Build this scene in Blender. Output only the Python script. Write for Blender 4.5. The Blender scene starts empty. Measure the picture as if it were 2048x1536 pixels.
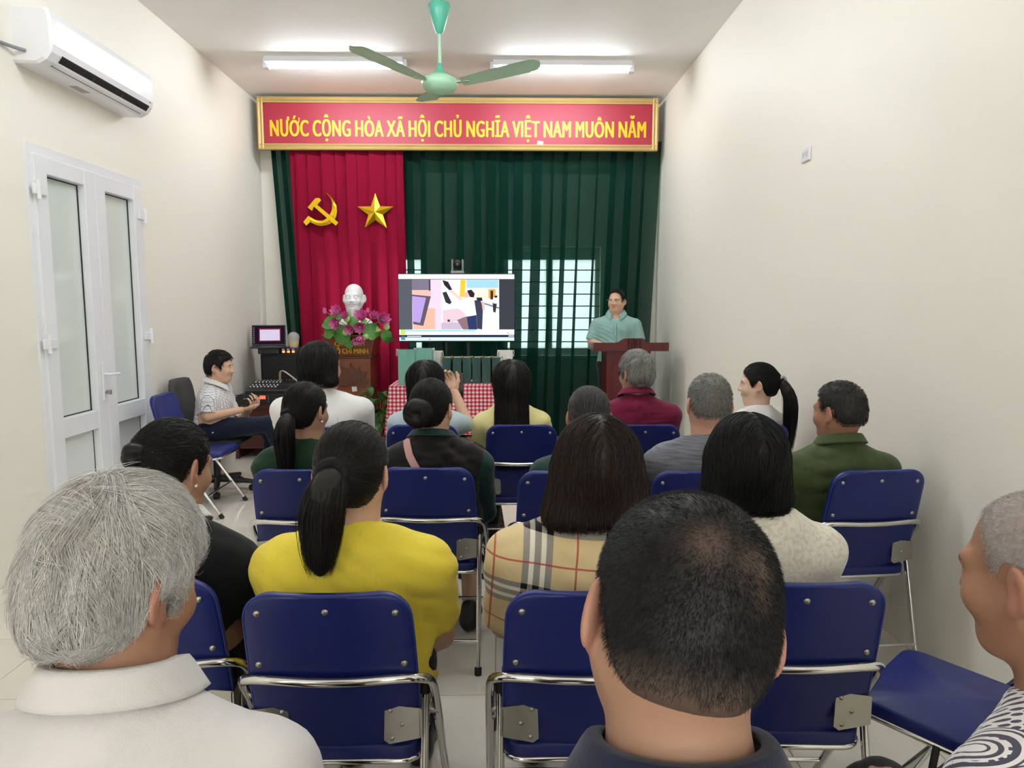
import bpy, math, random
import numpy as np
from mathutils import Vector, Matrix
random.seed(7); RNG = np.random.default_rng(7)
S = bpy.context.scene
COL = S.collection
PI = math.pi
# ------------------------------------------------------------------ camera
FPX = 1420.0; PITCH = math.atan(156 / FPX); YAW = math.atan(25.5 / FPX); CAMH = 1.5
cam_d = bpy.data.cameras.new('camera'); cam = bpy.data.objects.new('camera', cam_d); COL.objects.link(cam)
cam_d.sensor_width = 36; cam_d.lens = 36 * FPX / 2048; cam_d.clip_start = 0.02; cam_d.clip_end = 100
cam.location = (0, 0, CAMH); cam.rotation_euler = (PI / 2 - PITCH, 0, -YAW)
S.camera = cam
_fw = np.array([math.sin(YAW) * math.cos(PITCH), math.cos(YAW) * math.cos(PITCH), -math.sin(PITCH)])
_rt = np.array([math.cos(YAW), -math.sin(YAW), 0.0]); _up = np.cross(_rt, _fw)
def _ray(x, y): return _fw + _rt * (x - 1024) / FPX + _up * (768 - y) / FPX
def PY(x, y, Y):      # photo pixel -> point on the upright plane at distance Y
    r = _ray(x, y); p = np.array([0, 0, CAMH]) + r * Y / r[1]; return p
def PX(x, y, X):      # photo pixel -> point on the side-wall plane
    r = _ray(x, y); return np.array([0, 0, CAMH]) + r * X / r[0]
# ------------------------------------------------------------------ world, exposure
W = bpy.data.worlds.new('sky'); S.world = W; W.use_nodes = True
W.node_tree.nodes['Background'].inputs[0].default_value = (0.95, 0.96, 0.96, 1)
W.node_tree.nodes['Background'].inputs[1].default_value = 4.2
S.view_settings.view_transform = 'Standard'; S.view_settings.look = 'None'
S.view_settings.exposure = 1.3; S.view_settings.gamma = 1.0; S.view_settings.use_curve_mapping = False
TUBE_POWER = 48.0
S.cycles.adaptive_threshold = .05; S.cycles.max_bounces = 6; S.cycles.diffuse_bounces = 4; S.cycles.glossy_bounces = 3; S.cycles.transmission_bounces = 3; S.cycles.transparent_max_bounces = 8
S.cycles.caustics_reflective = False; S.cycles.caustics_refractive = False
# daylight added as fill outside two made-up windows in the wall behind the photographer
XL, XR, YB, YF, ZC = -2.66, 1.80, 8.2, -2.0, 3.74
ADDED_WINS = [(-2.30, -.55), (-.25, 1.50)]; FWZ = (.75, 2.95)
for a_, b_ in ADDED_WINS:
    ld = bpy.data.lights.new('daylight_fill', 'AREA'); ld.shape = 'RECTANGLE'; ld.size = b_ - a_; ld.size_y = FWZ[1] - FWZ[0]; ld.energy = 9; ld.color = (1.0, .985, .96)
    lo_ = bpy.data.objects.new('daylight_fill', ld); COL.objects.link(lo_); lo_.location = ((a_ + b_) / 2, YF - .16, sum(FWZ) / 2); lo_.rotation_euler = (PI / 2, 0, 0)
# ------------------------------------------------------------------ materials
MATS = {}
def srgb(c):
    if isinstance(c, str):
        c = [int(c[i:i + 2], 16) / 255 for i in (0, 2, 4)]
    return tuple(((v / 12.92) if v <= 0.04045 else ((v + 0.055) / 1.055) ** 2.4) for v in c[:3]) + (1,)
class NT:
    """tiny node-tree helper"""
    def __init__(s, name):
        s.m = bpy.data.materials.new(name); s.m.use_nodes = True
        s.t = s.m.node_tree; s.n = s.t.nodes; s.p = s.n['Principled BSDF']; s.out = s.n['Material Output']
        MATS[name] = s.m
    def new(s, typ, **kw):
        x = s.n.new(typ)
        for k, v in kw.items(): setattr(x, k, v)
        return x
    def link(s, a, b): s.t.links.new(a, b)
    def set(s, node, i, v):
        if hasattr(v, 'is_output'): s.link(v, node.inputs[i])
        else: node.inputs[i].default_value = v
    def math(s, op, a, b=0.0, c=None):
        x = s.new('ShaderNodeMath', operation=op); s.set(x, 0, a); s.set(x, 1, b)
        if c is not None: s.set(x, 2, c)
        return x.outputs[0]
    def mix(s, f, a, b):
        x = s.new('ShaderNodeMix', data_type='RGBA'); s.set(x, 0, f); s.set(x, 6, a); s.set(x, 7, b); return x.outputs[2]
    def coord(s, kind='Object'):
        return s.new('ShaderNodeTexCoord').outputs[kind]
    def map(s, v, scale=(1, 1, 1), rot=(0, 0, 0), loc=(0, 0, 0)):
        x = s.new('ShaderNodeMapping'); s.link(v, x.inputs[0]); x.inputs[1].default_value = loc; x.inputs[2].default_value = rot; x.inputs[3].default_value = scale
        return x.outputs[0]
    def noise(s, v, scale=5, detail=3, rough=.5):
        x = s.new('ShaderNodeTexNoise'); s.link(v, x.inputs['Vector']); x.inputs['Scale'].default_value = scale
        x.inputs['Detail'].default_value = detail; x.inputs['Roughness'].default_value = rough; return x.outputs[0]
    def ramp(s, f, stops):
        x = s.new('ShaderNodeValToRGB'); s.link(f, x.inputs[0]); e = x.color_ramp.elements
        while len(e) < len(stops): e.new(0.5)
        for q, (p, c) in zip(e, stops): q.position = p; q.color = c if len(c) == 4 else tuple(c) + (1,)
        return x.outputs[0]
    def sep(s, v):
        x = s.new('ShaderNodeSeparateXYZ'); s.link(v, x.inputs[0]); return x.outputs
    def bump(s, h, strength=.3, dist=.01):
        x = s.new('ShaderNodeBump'); s.link(h, x.inputs['Height']); x.inputs['Strength'].default_value = strength
        x.inputs['Distance'].default_value = dist; s.link(x.outputs[0], s.p.inputs['Normal'])
    def base(s, c, rough=.5, metal=0.0, spec=.5):
        s.set(s.p, 'Base Color', c); s.p.inputs['Roughness'].default_value = rough
        s.p.inputs['Metallic'].default_value = metal; s.p.inputs['Specular IOR Level'].default_value = spec
def mat(name, c, rough=.5, metal=0.0, spec=.5, var=.06, vscale=6, bump=0.0, bscale=80, bdist=.002, emit=None, alpha=1.0):
    """plain material: colour with a little procedural unevenness, optional fine relief"""
    if name in MATS: return MATS[name]
    t = NT(name); col = srgb(c); co = t.coord()
    n = t.noise(co, vscale, 3)
    lo = tuple(v * (1 - var) for v in col[:3]) + (1,); hi = tuple(min(1, v * (1 + var)) for v in col[:3]) + (1,)
    t.base(t.mix(n, lo, hi), rough, metal, spec)
    if bump: t.bump(t.noise(co, bscale, 2), bump, bdist)
    if emit:
        t.p.inputs['Emission Color'].default_value = col; t.p.inputs['Emission Strength'].default_value = emit
    if alpha < 1: t.p.inputs['Alpha'].default_value = alpha
    return t.m
# ------------------------------------------------------------------ objects
def link(o, parent=None):
    COL.objects.link(o)
    if parent is not None: o.parent = parent
    return o
def tag(o, label=None, cat=None, group=None, kind=None):
    if label: o['label'] = label
    if cat: o['category'] = cat
    if group: o['group'] = group
    if kind: o['kind'] = kind
    return o
def empty(name, loc=(0, 0, 0), rz=0.0, label=None, cat=None, group=None, kind=None):
    o = bpy.data.objects.new(name, None); o.empty_display_size = .05; o.location = loc; o.rotation_euler = (0, 0, rz)
    return tag(link(o), label, cat, group, kind)
def copy_tree(o, parent=None):
    c = o.copy(); COL.objects.link(c)
    if parent is not None: c.parent = parent
    for ch in o.children: copy_tree(ch, c)
    return c
class MB:
    """collects shapes into one mesh"""
    def __init__(s): s.v = []; s.f = []; s.sm = []; s.mi = []; s.mats = []; s.cur = 0
    def use(s, m):
        if m not in s.mats: s.mats.append(m)
        s.cur = s.mats.index(m); return s
    def add(s, vs, fs, smooth=False):
        b = len(s.v); s.v += [tuple(map(float, p)) for p in vs]
        for f in fs: s.f.append(tuple(b + i for i in f)); s.sm.append(smooth); s.mi.append(s.cur)
        return s
    def box(s, lo, hi, bev=0.0):
        x0, y0, z0 = lo; x1, y1, z1 = hi
        if not bev:
            vs = [(x, y, z) for z in (z0, z1) for y in (y0, y1) for x in (x0, x1)]
            return s.add(vs, [(0, 2, 3, 1), (4, 5, 7, 6), (0, 1, 5, 4), (2, 6, 7, 3), (0, 4, 6, 2), (1, 3, 7, 5)])
        b = min(bev, (x1 - x0) / 2.01, (y1 - y0) / 2.01, (z1 - z0) / 2.01); vs = []; idx = {}
        for sx in (0, 1):
            for sy in (0, 1):
                for sz in (0, 1):
                    X = (x0, x1)[sx]; Y = (y0, y1)[sy]; Z = (z0, z1)[sz]
                    dx = b if sx == 0 else -b; dy = b if sy == 0 else -b; dz = b if sz == 0 else -b
                    for a, p in enumerate([(X, Y + dy, Z + dz), (X + dx, Y, Z + dz), (X + dx, Y + dy, Z)]):
                        idx[sx, sy, sz, a] = len(vs); vs.append(p)
        fs = []
        g = lambda *k: idx[k]
        for q in (0, 1):
            f = [g(q, 0, 0, 0), g(q, 0, 1, 0), g(q, 1, 1, 0), g(q, 1, 0, 0)]; fs.append(f if q == 0 else f[::-1])
            f = [g(0, q, 0, 1), g(1, q, 0, 1), g(1, q, 1, 1), g(0, q, 1, 1)]; fs.append(f if q == 0 else f[::-1])
            f = [g(0, 0, q, 2), g(0, 1, q, 2), g(1, 1, q, 2), g(1, 0, q, 2)]; fs.append(f if q == 0 else f[::-1])
        for sy in (0, 1):
            for sz in (0, 1):
                f = [g(0, sy, sz, 1), g(0, sy, sz, 2), g(1, sy, sz, 2), g(1, sy, sz, 1)]; fs.append(f if (sy == sz) else f[::-1])
        for sx in (0, 1):
            for sz in (0, 1):
                f = [g(sx, 0, sz, 2), g(sx, 0, sz, 0), g(sx, 1, sz, 0), g(sx, 1, sz, 2)]; fs.append(f if (sx == sz) else f[::-1])
        for sx in (0, 1):
            for sy in (0, 1):
                f = [g(sx, sy, 0, 0), g(sx, sy, 0, 1), g(sx, sy, 1, 1), g(sx, sy, 1, 0)]; fs.append(f if (sx == sy) else f[::-1])
        for sx in (0, 1):
            for sy in (0, 1):
                for sz in (0, 1):
                    f = [g(sx, sy, sz, 0), g(sx, sy, sz, 1), g(sx, sy, sz, 2)]; fs.append(f if (sx + sy + sz) % 2 == 0 else f[::-1])
        return s.add(vs, fs)
    def tube(s, pts, r, n=10, closed=False, caps=True):
        P = np.array(pts, float); m = len(P); R = np.full(m, r, float) if np.isscalar(r) else np.array(r, float)
        T = np.zeros_like(P)
        for i in range(m):
            a = P[(i - 1) % m] if (closed or i > 0) else P[i]; b = P[(i + 1) % m] if (closed or i < m - 1) else P[i]
            d = b - a; T[i] = d / (np.linalg.norm(d) + 1e-12)
        u = np.cross(T[0], (0, 0, 1.0));
        if np.linalg.norm(u) < 1e-3: u = np.cross(T[0], (0, 1.0, 0))
        u /= np.linalg.norm(u); vs = []
        for i in range(m):
            u = u - T[i] * (u @ T[i]); u /= (np.linalg.norm(u) + 1e-12); w = np.cross(T[i], u)
            for k in range(n):
                a = 2 * PI * k / n; vs.append(P[i] + R[i] * (u * math.cos(a) + w * math.sin(a)))
        fs = []
        for i in range(m if closed else m - 1):
            j = (i + 1) % m
            for k in range(n): fs.append((i * n + k, i * n + (k + 1) % n, j * n + (k + 1) % n, j * n + k))
        s.add(vs, fs, True)
        if caps and not closed: s.add(vs[:n], [tuple(range(n))[::-1]]); s.add(vs[-n:], [tuple(range(n))])
        return s
    def lathe(s, prof, c=(0, 0, 0), n=24, axis='z', smooth=True):
        vs = []; fs = []
        for (r, h) in prof:
            for k in range(n):
                a = 2 * PI * k / n; x, y = r * math.cos(a), r * math.sin(a)
                p = {'z': (x, y, h), 'y': (x, -h, y), 'x': (h, x, y)}[axis]
                vs.append((c[0] + p[0], c[1] + p[1], c[2] + p[2]))
        for i in range(len(prof) - 1):
            for k in range(n): fs.append((i * n + k, i * n + (k + 1) % n, (i + 1) * n + (k + 1) % n, (i + 1) * n + k))
        s.add(vs, fs, smooth)
        if prof[0][0] > 1e-5: s.add(vs[:n], [tuple(range(n))[::-1]])
        if prof[-1][0] > 1e-5: s.add(vs[-n:], [tuple(range(n))])
        return s
    def prism(s, poly, y0, y1, plane='xz'):
        """extrude a 2D outline; plane xz -> along y, xy -> along z, yz -> along x"""
        f = {'xz': lambda a, b, d: (a, d, b), 'xy': lambda a, b, d: (a, b, d), 'yz': lambda a, b, d: (d, a, b)}[plane]
        n = len(poly); vs = [f(a, b, y0) for a, b in poly] + [f(a, b, y1) for a, b in poly]
        fs = [tuple(range(n)), tuple(range(n, 2 * n))[::-1]] + [(i, n + i, n + (i + 1) % n, (i + 1) % n) for i in range(n)]
        return s.add(vs, fs)
    def grid(s, fn, nu, nv, smooth=True, wrap=False):
        vs = [fn(i / nu, j / nv) for j in range(nv + 1) for i in range(nu + (0 if wrap else 1))]
        w = nu if wrap else nu + 1
        fs = [(j * w + i, j * w + (i + 1) % w, (j + 1) * w + (i + 1) % w, (j + 1) * w + i) for j in range(nv) for i in range(nu)]
        return s.add(vs, fs, smooth)
    def ball(s, c, r, n=12, m=8):
        r = (r, r, r) if np.isscalar(r) else r
        return s.grid(lambda u, v: (c[0] + r[0] * math.sin(PI * v) * math.cos(2 * PI * u), c[1] + r[1] * math.sin(PI * v) * math.sin(2 * PI * u), c[2] - r[2] * math.cos(PI * v)), n, m, True, True)
    def xf(s, M, start=0):
        M = Matrix(M)
        for i in range(start, len(s.v)): s.v[i] = tuple(M @ Vector(s.v[i]))
        return s
    def mesh(s, name, m=None, fix=True):
        me = bpy.data.meshes.new(name); me.from_pydata(s.v, [], s.f)
        me.polygons.foreach_set('use_smooth', s.sm)
        ms = s.mats if s.mats else [m]
        for x in ms: me.materials.append(x)
        if s.mats: me.polygons.foreach_set('material_index', s.mi)
        me.validate(); me.update()
        if fix:
            import bmesh
            b = bmesh.new(); b.from_mesh(me); bmesh.ops.recalc_face_normals(b, faces=b.faces); b.to_mesh(me); b.free()
        return me
    def build(s, name, m=None, parent=None, loc=(0, 0, 0), fix=True):
        o = bpy.data.objects.new(name, s.mesh(name, m, fix)); o.location = loc
        return link(o, parent)
def arc(c, r, a0, a1, n, f): return [f(c[0] + r * math.cos(a0 + (a1 - a0) * i / n), c[1] + r * math.sin(a0 + (a1 - a0) * i / n)) for i in range(n + 1)]
def rrect(x0, x1, y0, y1, r, n=6):
    out = []
    for cx, cy, a in ((x1 - r, y1 - r, 0), (x0 + r, y1 - r, PI / 2), (x0 + r, y0 + r, PI), (x1 - r, y0 + r, 3 * PI / 2)):
        out += [(cx + r * math.cos(a + PI / 2 * i / n), cy + r * math.sin(a + PI / 2 * i / n)) for i in range(n + 1)]
    return out
def smooth_path(pts, k=6):
    P = [np.array(p, float) for p in pts]; out = []
    for i in range(len(P) - 1):
        a, b, c, d = P[max(i - 1, 0)], P[i], P[i + 1], P[min(i + 2, len(P) - 1)]
        for j in range(k):
            t = j / k; out.append(.5 * ((2 * b) + (c - a) * t + (2 * a - 5 * b + 4 * c - d) * t * t + (3 * b - a - 3 * c + d) * t ** 3))
    out.append(P[-1]); return out
WORD_GAP = .27
def text_mesh(name, txt, m, parent, width, height, bold=0.0, depth=.002, loc=(0, 0, 0), rot=(0, 0, 0), horn=None):
    """lettering in the xz plane, centred, scaled to width x cap height; one part per word"""
    cu = bpy.data.curves.new(name, 'FONT'); cu.body = txt; cu.align_x = 'CENTER'; cu.extrude = .5; cu.resolution_u = 4; cu.space_character = 1 + bold * 2; cu.space_word = .8
    tmp = bpy.data.objects.new(name, cu); COL.objects.link(tmp); bpy.context.view_layer.update()
    me = bpy.data.meshes.new_from_object(tmp.evaluated_get(bpy.context.evaluated_depsgraph_get())); bpy.data.objects.remove(tmp)
    v = np.zeros(len(me.vertices) * 3); me.vertices.foreach_get('co', v); v = v.reshape(-1, 3); polys = [list(p.vertices) for p in me.polygons]
    iv = sorted((v[p, 0].min(), v[p, 0].max()) for p in polys); words = []; e = None
    for a, b in iv:
        if e is None or a - e > WORD_GAP: words.append([a, b]); e = b
        else: e = max(e, b); words[-1][1] = e
    x0, x1 = v[:, 0].min(), v[:, 0].max(); cap = .682; grp = parent if len(words) == 1 else parent; shifts = (-bold, -bold / 2, 0, bold / 2, bold) if bold else (0,)
    for a, b in words:
        ps = [p for p in polys if a - 1e-6 <= v[p, 0].min() <= b]; mb = MB()
        for n_, s_ in enumerate(shifts):
            mp = {}; vs = []; fs = []
            for p in ps:
                for i in p:
                    if i not in mp: mp[i] = len(vs); vs.append(((v[i, 0] + s_ - (x0 + x1) / 2) / (x1 - x0) * width, (-depth - n_ * 1e-4) if v[i, 2] > 0 else 0.0, (v[i, 1] - cap / 2) / cap * height))
                fs.append(tuple(mp[i] for i in p))
            mb.add(vs, fs)
        if horn is not None and [a, b] == words[horn[0]]:     # the hook on the Vietnamese O
            ac_ = np.concatenate([v[p, 0] for p in ps if v[p, 1].min() > .715 and v[p, 1].max() > .85]); e_ = (ac_.min() + ac_.max()) / 2 + .33; hp = [(e_ - .10, .58), (e_ - .04, .62), (e_ - .005, .67), (e_ + .0, .79), (e_ + .085, .79), (e_ + .08, .67), (e_ + .02, .57), (e_ - .06, .51)]
            mb.prism([((x - (x0 + x1) / 2) / (x1 - x0) * width, (z - cap / 2) / cap * height) for x, z in hp], -depth, 0)
        o = mb.build('lettering', m, parent, fix=False); o.location = loc; o.rotation_euler = rot
# ------------------------------------------------------------------ room shell
def wall_mat():
    t = NT('cream_wall'); co = t.coord()
    n = t.noise(t.map(co, (1, 1, 1)), 1.3, 4, .6); m = t.noise(co, 9, 4, .7)
    c = t.mix(n, srgb('f4f0e4'), srgb('f2efe5'))
    # scuffs low on the wall
    z = t.sep(t.coord('Object'))[2]
    low = t.math('MULTIPLY', t.math('SUBTRACT', 1.0, t.math('MINIMUM', t.math('DIVIDE', z, 1.3), 1.0)), t.math('GREATER_THAN', m, .6))
    c = t.mix(t.math('MULTIPLY', low, .03), c, srgb('8d8a80'))
    t.base(c, .55, 0, .3); t.bump(t.noise(co, 60, 2), .06, .002); return t.m
M_WALL = wall_mat()
M_CEIL = mat('ceiling_paint', 'f3f0ec', .7, var=.03, vscale=1.5)
M_PVC = mat('white_pvc', 'eef0f4', .28, var=.02)
M_RUB = mat('black_rubber', '1b1b1c', .6)
M_CHROME = mat('chrome', 'd8d8d8', .12, 1.0, var=.03)
M_STEEL = mat('brushed_steel', 'a9a8a2', .32, 1.0, var=.08, vscale=30)
M_BLACKP = mat('black_plastic', '17181b', .4, var=.1)
M_DARKP = mat('charcoal_plastic', '2b2d31', .5)
fl = empty('floor', kind='structure')
def tile_mat():
    t = NT('cream_tile'); oi = t.new('ShaderNodeObjectInfo'); co = t.coord()
    v = t.new('ShaderNodeVectorMath', operation='ADD'); t.link(co, v.inputs[0]); t.link(oi.outputs['Location'], v.inputs[1])
    n = t.noise(v.outputs[0], 3.5, 5, .65); c = t.mix(n, srgb('dcd6c8'), srgb('e8e3d8'))
    c = t.mix(t.math('MULTIPLY', oi.outputs['Random'], .25), c, srgb('d6cfbf'))
    t.base(c, .12, 0, .5); t.p.inputs['Coat Weight'].default_value = .3; t.p.inputs['Coat Roughness'].default_value = .06; return t.m
M_TILE = tile_mat()
MB().box((XL - .1, YF - .1, -.06), (XR + .1, YB + .1, -.006)).build('floor_base', mat('grout', '8f887b', .8), fl)
TS = .5; gx0 = -.018 - TS * 6; gy0 = 3.11 - TS * 11; tiles = {}
for i in range(11):
    for j in range(24):
        a, b = max(gx0 + i * TS, XL), min(gx0 + (i + 1) * TS, XR); c, d = max(gy0 + j * TS, YF), min(gy0 + (j + 1) * TS, YB)
        if b - a < .02 or d - c < .02: continue
        k = (round(b - a, 3), round(d - c, 3))
        if k not in tiles:
            hx, hy = (b - a) / 2 - .0015, (d - c) / 2 - .0015
            tiles[k] = MB().box((-hx, -hy, -.0065), (hx, hy, 0), .0012).mesh('tile', M_TILE)
        o = bpy.data.objects.new('tile', tiles[k]); o.location = ((a + b) / 2, (c + d) / 2, 0); link(o, fl)
MB().box((XL - .1, YF - .1, ZC), (XR + .1, YB + .1, ZC + .1)).build('ceiling', M_CEIL)['kind'] = 'structure'
DY0, DY1, DZ = 4.14, 5.43, 2.42        # double door opening in the left wall
w = MB(); w.box((XL - .12, YF, 0), (XL, DY0, ZC)).box((XL - .12, DY1, 0), (XL, YB, ZC)).box((XL - .12, DY0, DZ), (XL, DY1, ZC))
w.build('wall_left', M_WALL)['kind'] = 'structure'
MB().box((XR, YF, 0), (XR + .12, YB, ZC)).build('wall_right', M_WALL)['kind'] = 'structure'
(fa, fb), (fc, fd) = ADDED_WINS; w = MB()
w.box((XL, YF - .12, 0), (XR, YF, FWZ[0])).box((XL, YF - .12, FWZ[1]), (XR, YF, ZC))
for p_, q_ in ((XL, fa), (fb, fc), (fd, XR)): w.box((p_, YF - .12, FWZ[0]), (q_, YF, FWZ[1]))
w.build('wall_front', M_WALL)['kind'] = 'structure'
MB().box((XL - .6, YF - .75, 0), (XR + .6, YF - .7, ZC)).box((XL - .6, YF - .7, ZC - .05), (XR + .6, YF - .12, ZC)).box((XL - .6, YF - .7, 0), (XL - .55, YF - .12, ZC)).box((XR + .55, YF - .7, 0), (XR + .6, YF - .12, ZC)).build('wall_sky_block', M_WALL)['kind'] = 'structure'  # unseen shell, added to keep sky light out of the rear openings
for k, (p_, q_) in enumerate(ADDED_WINS):  # made-up windows out of view, openings for the fill lights
    r = empty('window_%d' % (k + 3), (0, YF, 0), kind='structure'); z0_, z1_ = FWZ; m_ = (p_ + q_) / 2; f = MB()
    for x0_, x1_, za_, zb_ in ((p_, p_ + .05, z0_, z1_), (q_ - .05, q_, z0_, z1_), (p_ + .05, q_ - .05, z0_, z0_ + .05), (p_ + .05, q_ - .05, z1_ - .05, z1_), (m_ - .03, m_ + .03, z0_ + .05, z1_ - .05)): f.box((x0_, -.09, za_), (x1_, -.03, zb_))
    f.build('window_frame', M_PVC, r)
# back wall with two windows
WZ0, WZ1 = .93, 2.17; WINS = [(-2.05, -.84), (.0, 1.16)]
w = MB(); T0, T1 = YB, YB + .2
w.box((XL, T0, 0), (XR, T1, WZ0)).box((XL, T0, WZ1), (XR, T1, ZC))
w.box((XL, T0, WZ0), (WINS[0][0], T1, WZ1)).box((WINS[0][1], T0, WZ0), (WINS[1][0], T1, WZ1)).box((WINS[1][1], T0, WZ0), (XR, T1, WZ1))
w.build('wall_back', M_WALL)['kind'] = 'structure'
def glass_mat():
    t = NT('frosted_window_glass'); t.n.remove(t.p)
    a = t.new('ShaderNodeBsdfTranslucent'); n = t.noise(t.coord(), 40, 3); t.link(t.mix(n, (.7, .74, .76, 1), (.95, .96, .97, 1)), a.inputs[0])
    b = t.new('ShaderNodeBsdfGlossy'); b.inputs['Roughness'].default_value = .2
    x = t.new('ShaderNodeMixShader'); x.inputs[0].default_value = .06; t.link(a.outputs[0], x.inputs[1]); t.link(b.outputs[0], x.inputs[2]); t.link(x.outputs[0], t.out.inputs[0]); return t.m
M_FROST = glass_mat()
M_WFRAME = mat('window_frame_paint', 'c9cfc9', .4)
M_BAR = mat('window_bar_iron', '4a4f50', .5)
for k, (a, b) in enumerate(WINS):
    r = empty('window_%d' % (k + 1), (0, 0, 0), kind='structure')
    f = MB(); y0, y1 = YB + .07, YB + .13; zt = WZ1 - .14; zb = WZ0 + .08
    f.box((a, y0, WZ0), (b, y1, zb)).box((a, y0, zt), (b, y1, WZ1)).box((a, y0, zb), (a + .05, y1, zt)).box((b - .05, y0, zb), (b, y1, zt))
    f.build('window_frame', M_WFRAME, r)
    mid = (a + b) / 2
    MB().box((mid - .035, y0 + .002, zb), (mid + .035, y1 - .002, zt)).build('mullion', M_WFRAME, r)
    for (p, q) in ((a + .05, mid - .035), (mid + .035, b - .05)):
        MB().box((p, YB + .10, zb), (q, YB + .105, zt)).build('pane', M_FROST, r)
    z = zt - .12
    while z > zb + .05:
        MB().tube([(a, YB + .04, z), (b, YB + .04, z)], .007, 6).build('security_bar', M_BAR, r); z -= .137
    for x in np.linspace(a + .13, b - .13, 4)[:0]: pass
    MB().box((a - .02, YB - .03, WZ0 - .03), (b + .02, YB + .2, WZ0 - .0005)).build('window_sill', M_WFRAME, r)
# double door, white plastic frames with frosted panes
M_DGLASS = mat('milky_door_glass', 'dfe6e2', .07, 0, .6, var=.02)
M_DPANEL = mat('door_panel', 'e9edee', .25, var=.02)
dr = empty('door_1', (XL, 0, 0), kind='structure')
f = MB(); fw_ = .055
f.box((-.10, DY0, 0), (.012, DY0 + fw_, DZ)).box((-.10, DY1 - fw_, 0), (.012, DY1, DZ)).box((-.10, DY0 + fw_, DZ - fw_), (.012, DY1 - fw_, DZ))
f.build('door_frame', M_PVC, dr)
MB().box((-.11, DY0, 0), (-.10, DY1, DZ)).build('outer_sheet', M_PVC, dr)
mid = (DY0 + DY1) / 2
def leaf(y0, y1, hinge_at, handle):
    root = MB(); st = .115; zb, zm0, zm1, zt = .03, .70, .82, DZ - fw_ - .004; x0, x1 = -.055, .03
    root.box((x0, y0, zb), (x1, y0 + st, zt), .004).box((x0, y1 - st, zb), (x1, y1, zt), .004)
    root.box((x0, y0 + st, zb), (x1 - .002, y1 - st, zb + .12), .004).box((x0, y0 + st, zm0), (x1 - .002, y1 - st, zm1), .004).box((x0, y0 + st, zt - .10), (x1 - .002, y1 - st, zt), .004)
    lf = root.build('door_leaf', M_PVC, dr)
    MB().box((-.03, y0 + st, zm1), (-.022, y1 - st, zt - .10)).build('pane', M_DGLASS, lf)
    MB().box((-.03, y0 + st, zb + .12), (-.018, y1 - st, zm0)).build('lower_panel', M_DPANEL, lf)
    g = MB()
    for (p, q, a, b) in ((y0 + st, y1 - st, zm1, zt - .10), (y0 + st, y1 - st, zb + .12, zm0)):
        t = .006
        g.box((-.022, p, a), (-.016, p + t, b)).box((-.022, q - t, a), (-.016, q, b)).box((-.022, p, a), (-.016, q, a + t)).box((-.022, p, b - t), (-.016, q, b))
    g.build('gasket', M_RUB, lf)
    for z in (2.16, 1.28, .35):
        yy = hinge_at
        h = MB(); h.box((.028, yy - .035 if hinge_at == y0 else yy - .08, z - .03), (.048, yy + .08 if hinge_at == y0 else yy + .035, z + .03), .004)
        h.lathe([(.013, -.055), (.013, .055)], (.048, yy, z), 12); h.build('hinge', M_PVC, lf)
    if handle:
        h = MB(); yy = y1 - .045
        h.box((.03, yy - .02, .87), (.042, yy + .02, 1.13), .004); h.tube([(.042, yy, 1.05), (.075, yy, 1.05), (.08, yy + .02, 1.05), (.08, yy + .11, 1.045)], .009, 8)
        hd = h.build('door_handle', M_PVC, lf)
        MB().lathe([(.008, 0), (.008, .012)], (.042, yy, .93), 10, 'x').box((.05, yy - .002, .915), (.075, yy + .012, .945)).build('key', M_STEEL, hd)
leaf(DY0 + fw_ - .02, mid - .002, DY0 + fw_ - .02, True); leaf(mid + .002, DY1 - fw_ + .02, DY1 - fw_ + .02, False)
# a low strip of tile skirting would hide behind chairs; the walls meet the floor plainly
# ------------------------------------------------------------------ ceiling tube lights
def lamp_mat(power):
    t = NT('lit_tube'); t.n.remove(t.p); e = t.new('ShaderNodeEmission')
    e.inputs[0].default_value = (.90, .96, 1.0, 1); e.inputs[1].default_value = power; t.link(e.outputs[0], t.out.inputs[0]); return t.m
M_TUBE = lamp_mat(TUBE_POWER)
M_FIX = mat('white_fixture', 'e6e6ea', .35, var=.02)
def tube_light(x0, x1, y, label, group='long tube lights on the ceiling'):
    r = empty('tube_light', ((x0 + x1) / 2, y, ZC), label=label, cat='ceiling light', group=group); L = (x1 - x0) / 2
    MB().prism([(-.08, 0), (.08, 0), (.085, -.046), (-.085, -.046)], -L, L, 'yz').build('fixture_base', M_FIX, r)
    MB().tube([(-L + .05, -.0, -.062), (L - .05, -.0, -.062)], .021, 12).build('tube', M_TUBE, r)
    for s in (-1, 1):
        MB().box((s * L - .03, -.03, -.088), (s * L + .03, .03, 0), .006).build('end_cap', M_FIX, r)
tube_light(-2.12, -.87, 6.8, 'lit white ceiling tube light beyond the fan, on the door wall side')
tube_light(-.05, 1.23, 6.86, 'lit white ceiling tube light beyond the fan, on the socket wall side')
for y in (3.3,):  # unseen pair added to brighten the room
    for (a, b) in ((-1.85, -.6), (-.25, 1.0)): tube_light(a, b, y, 'added unseen white tube light above the audience, ' + ('door wall side' if a < -1 else 'socket wall side'))
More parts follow.
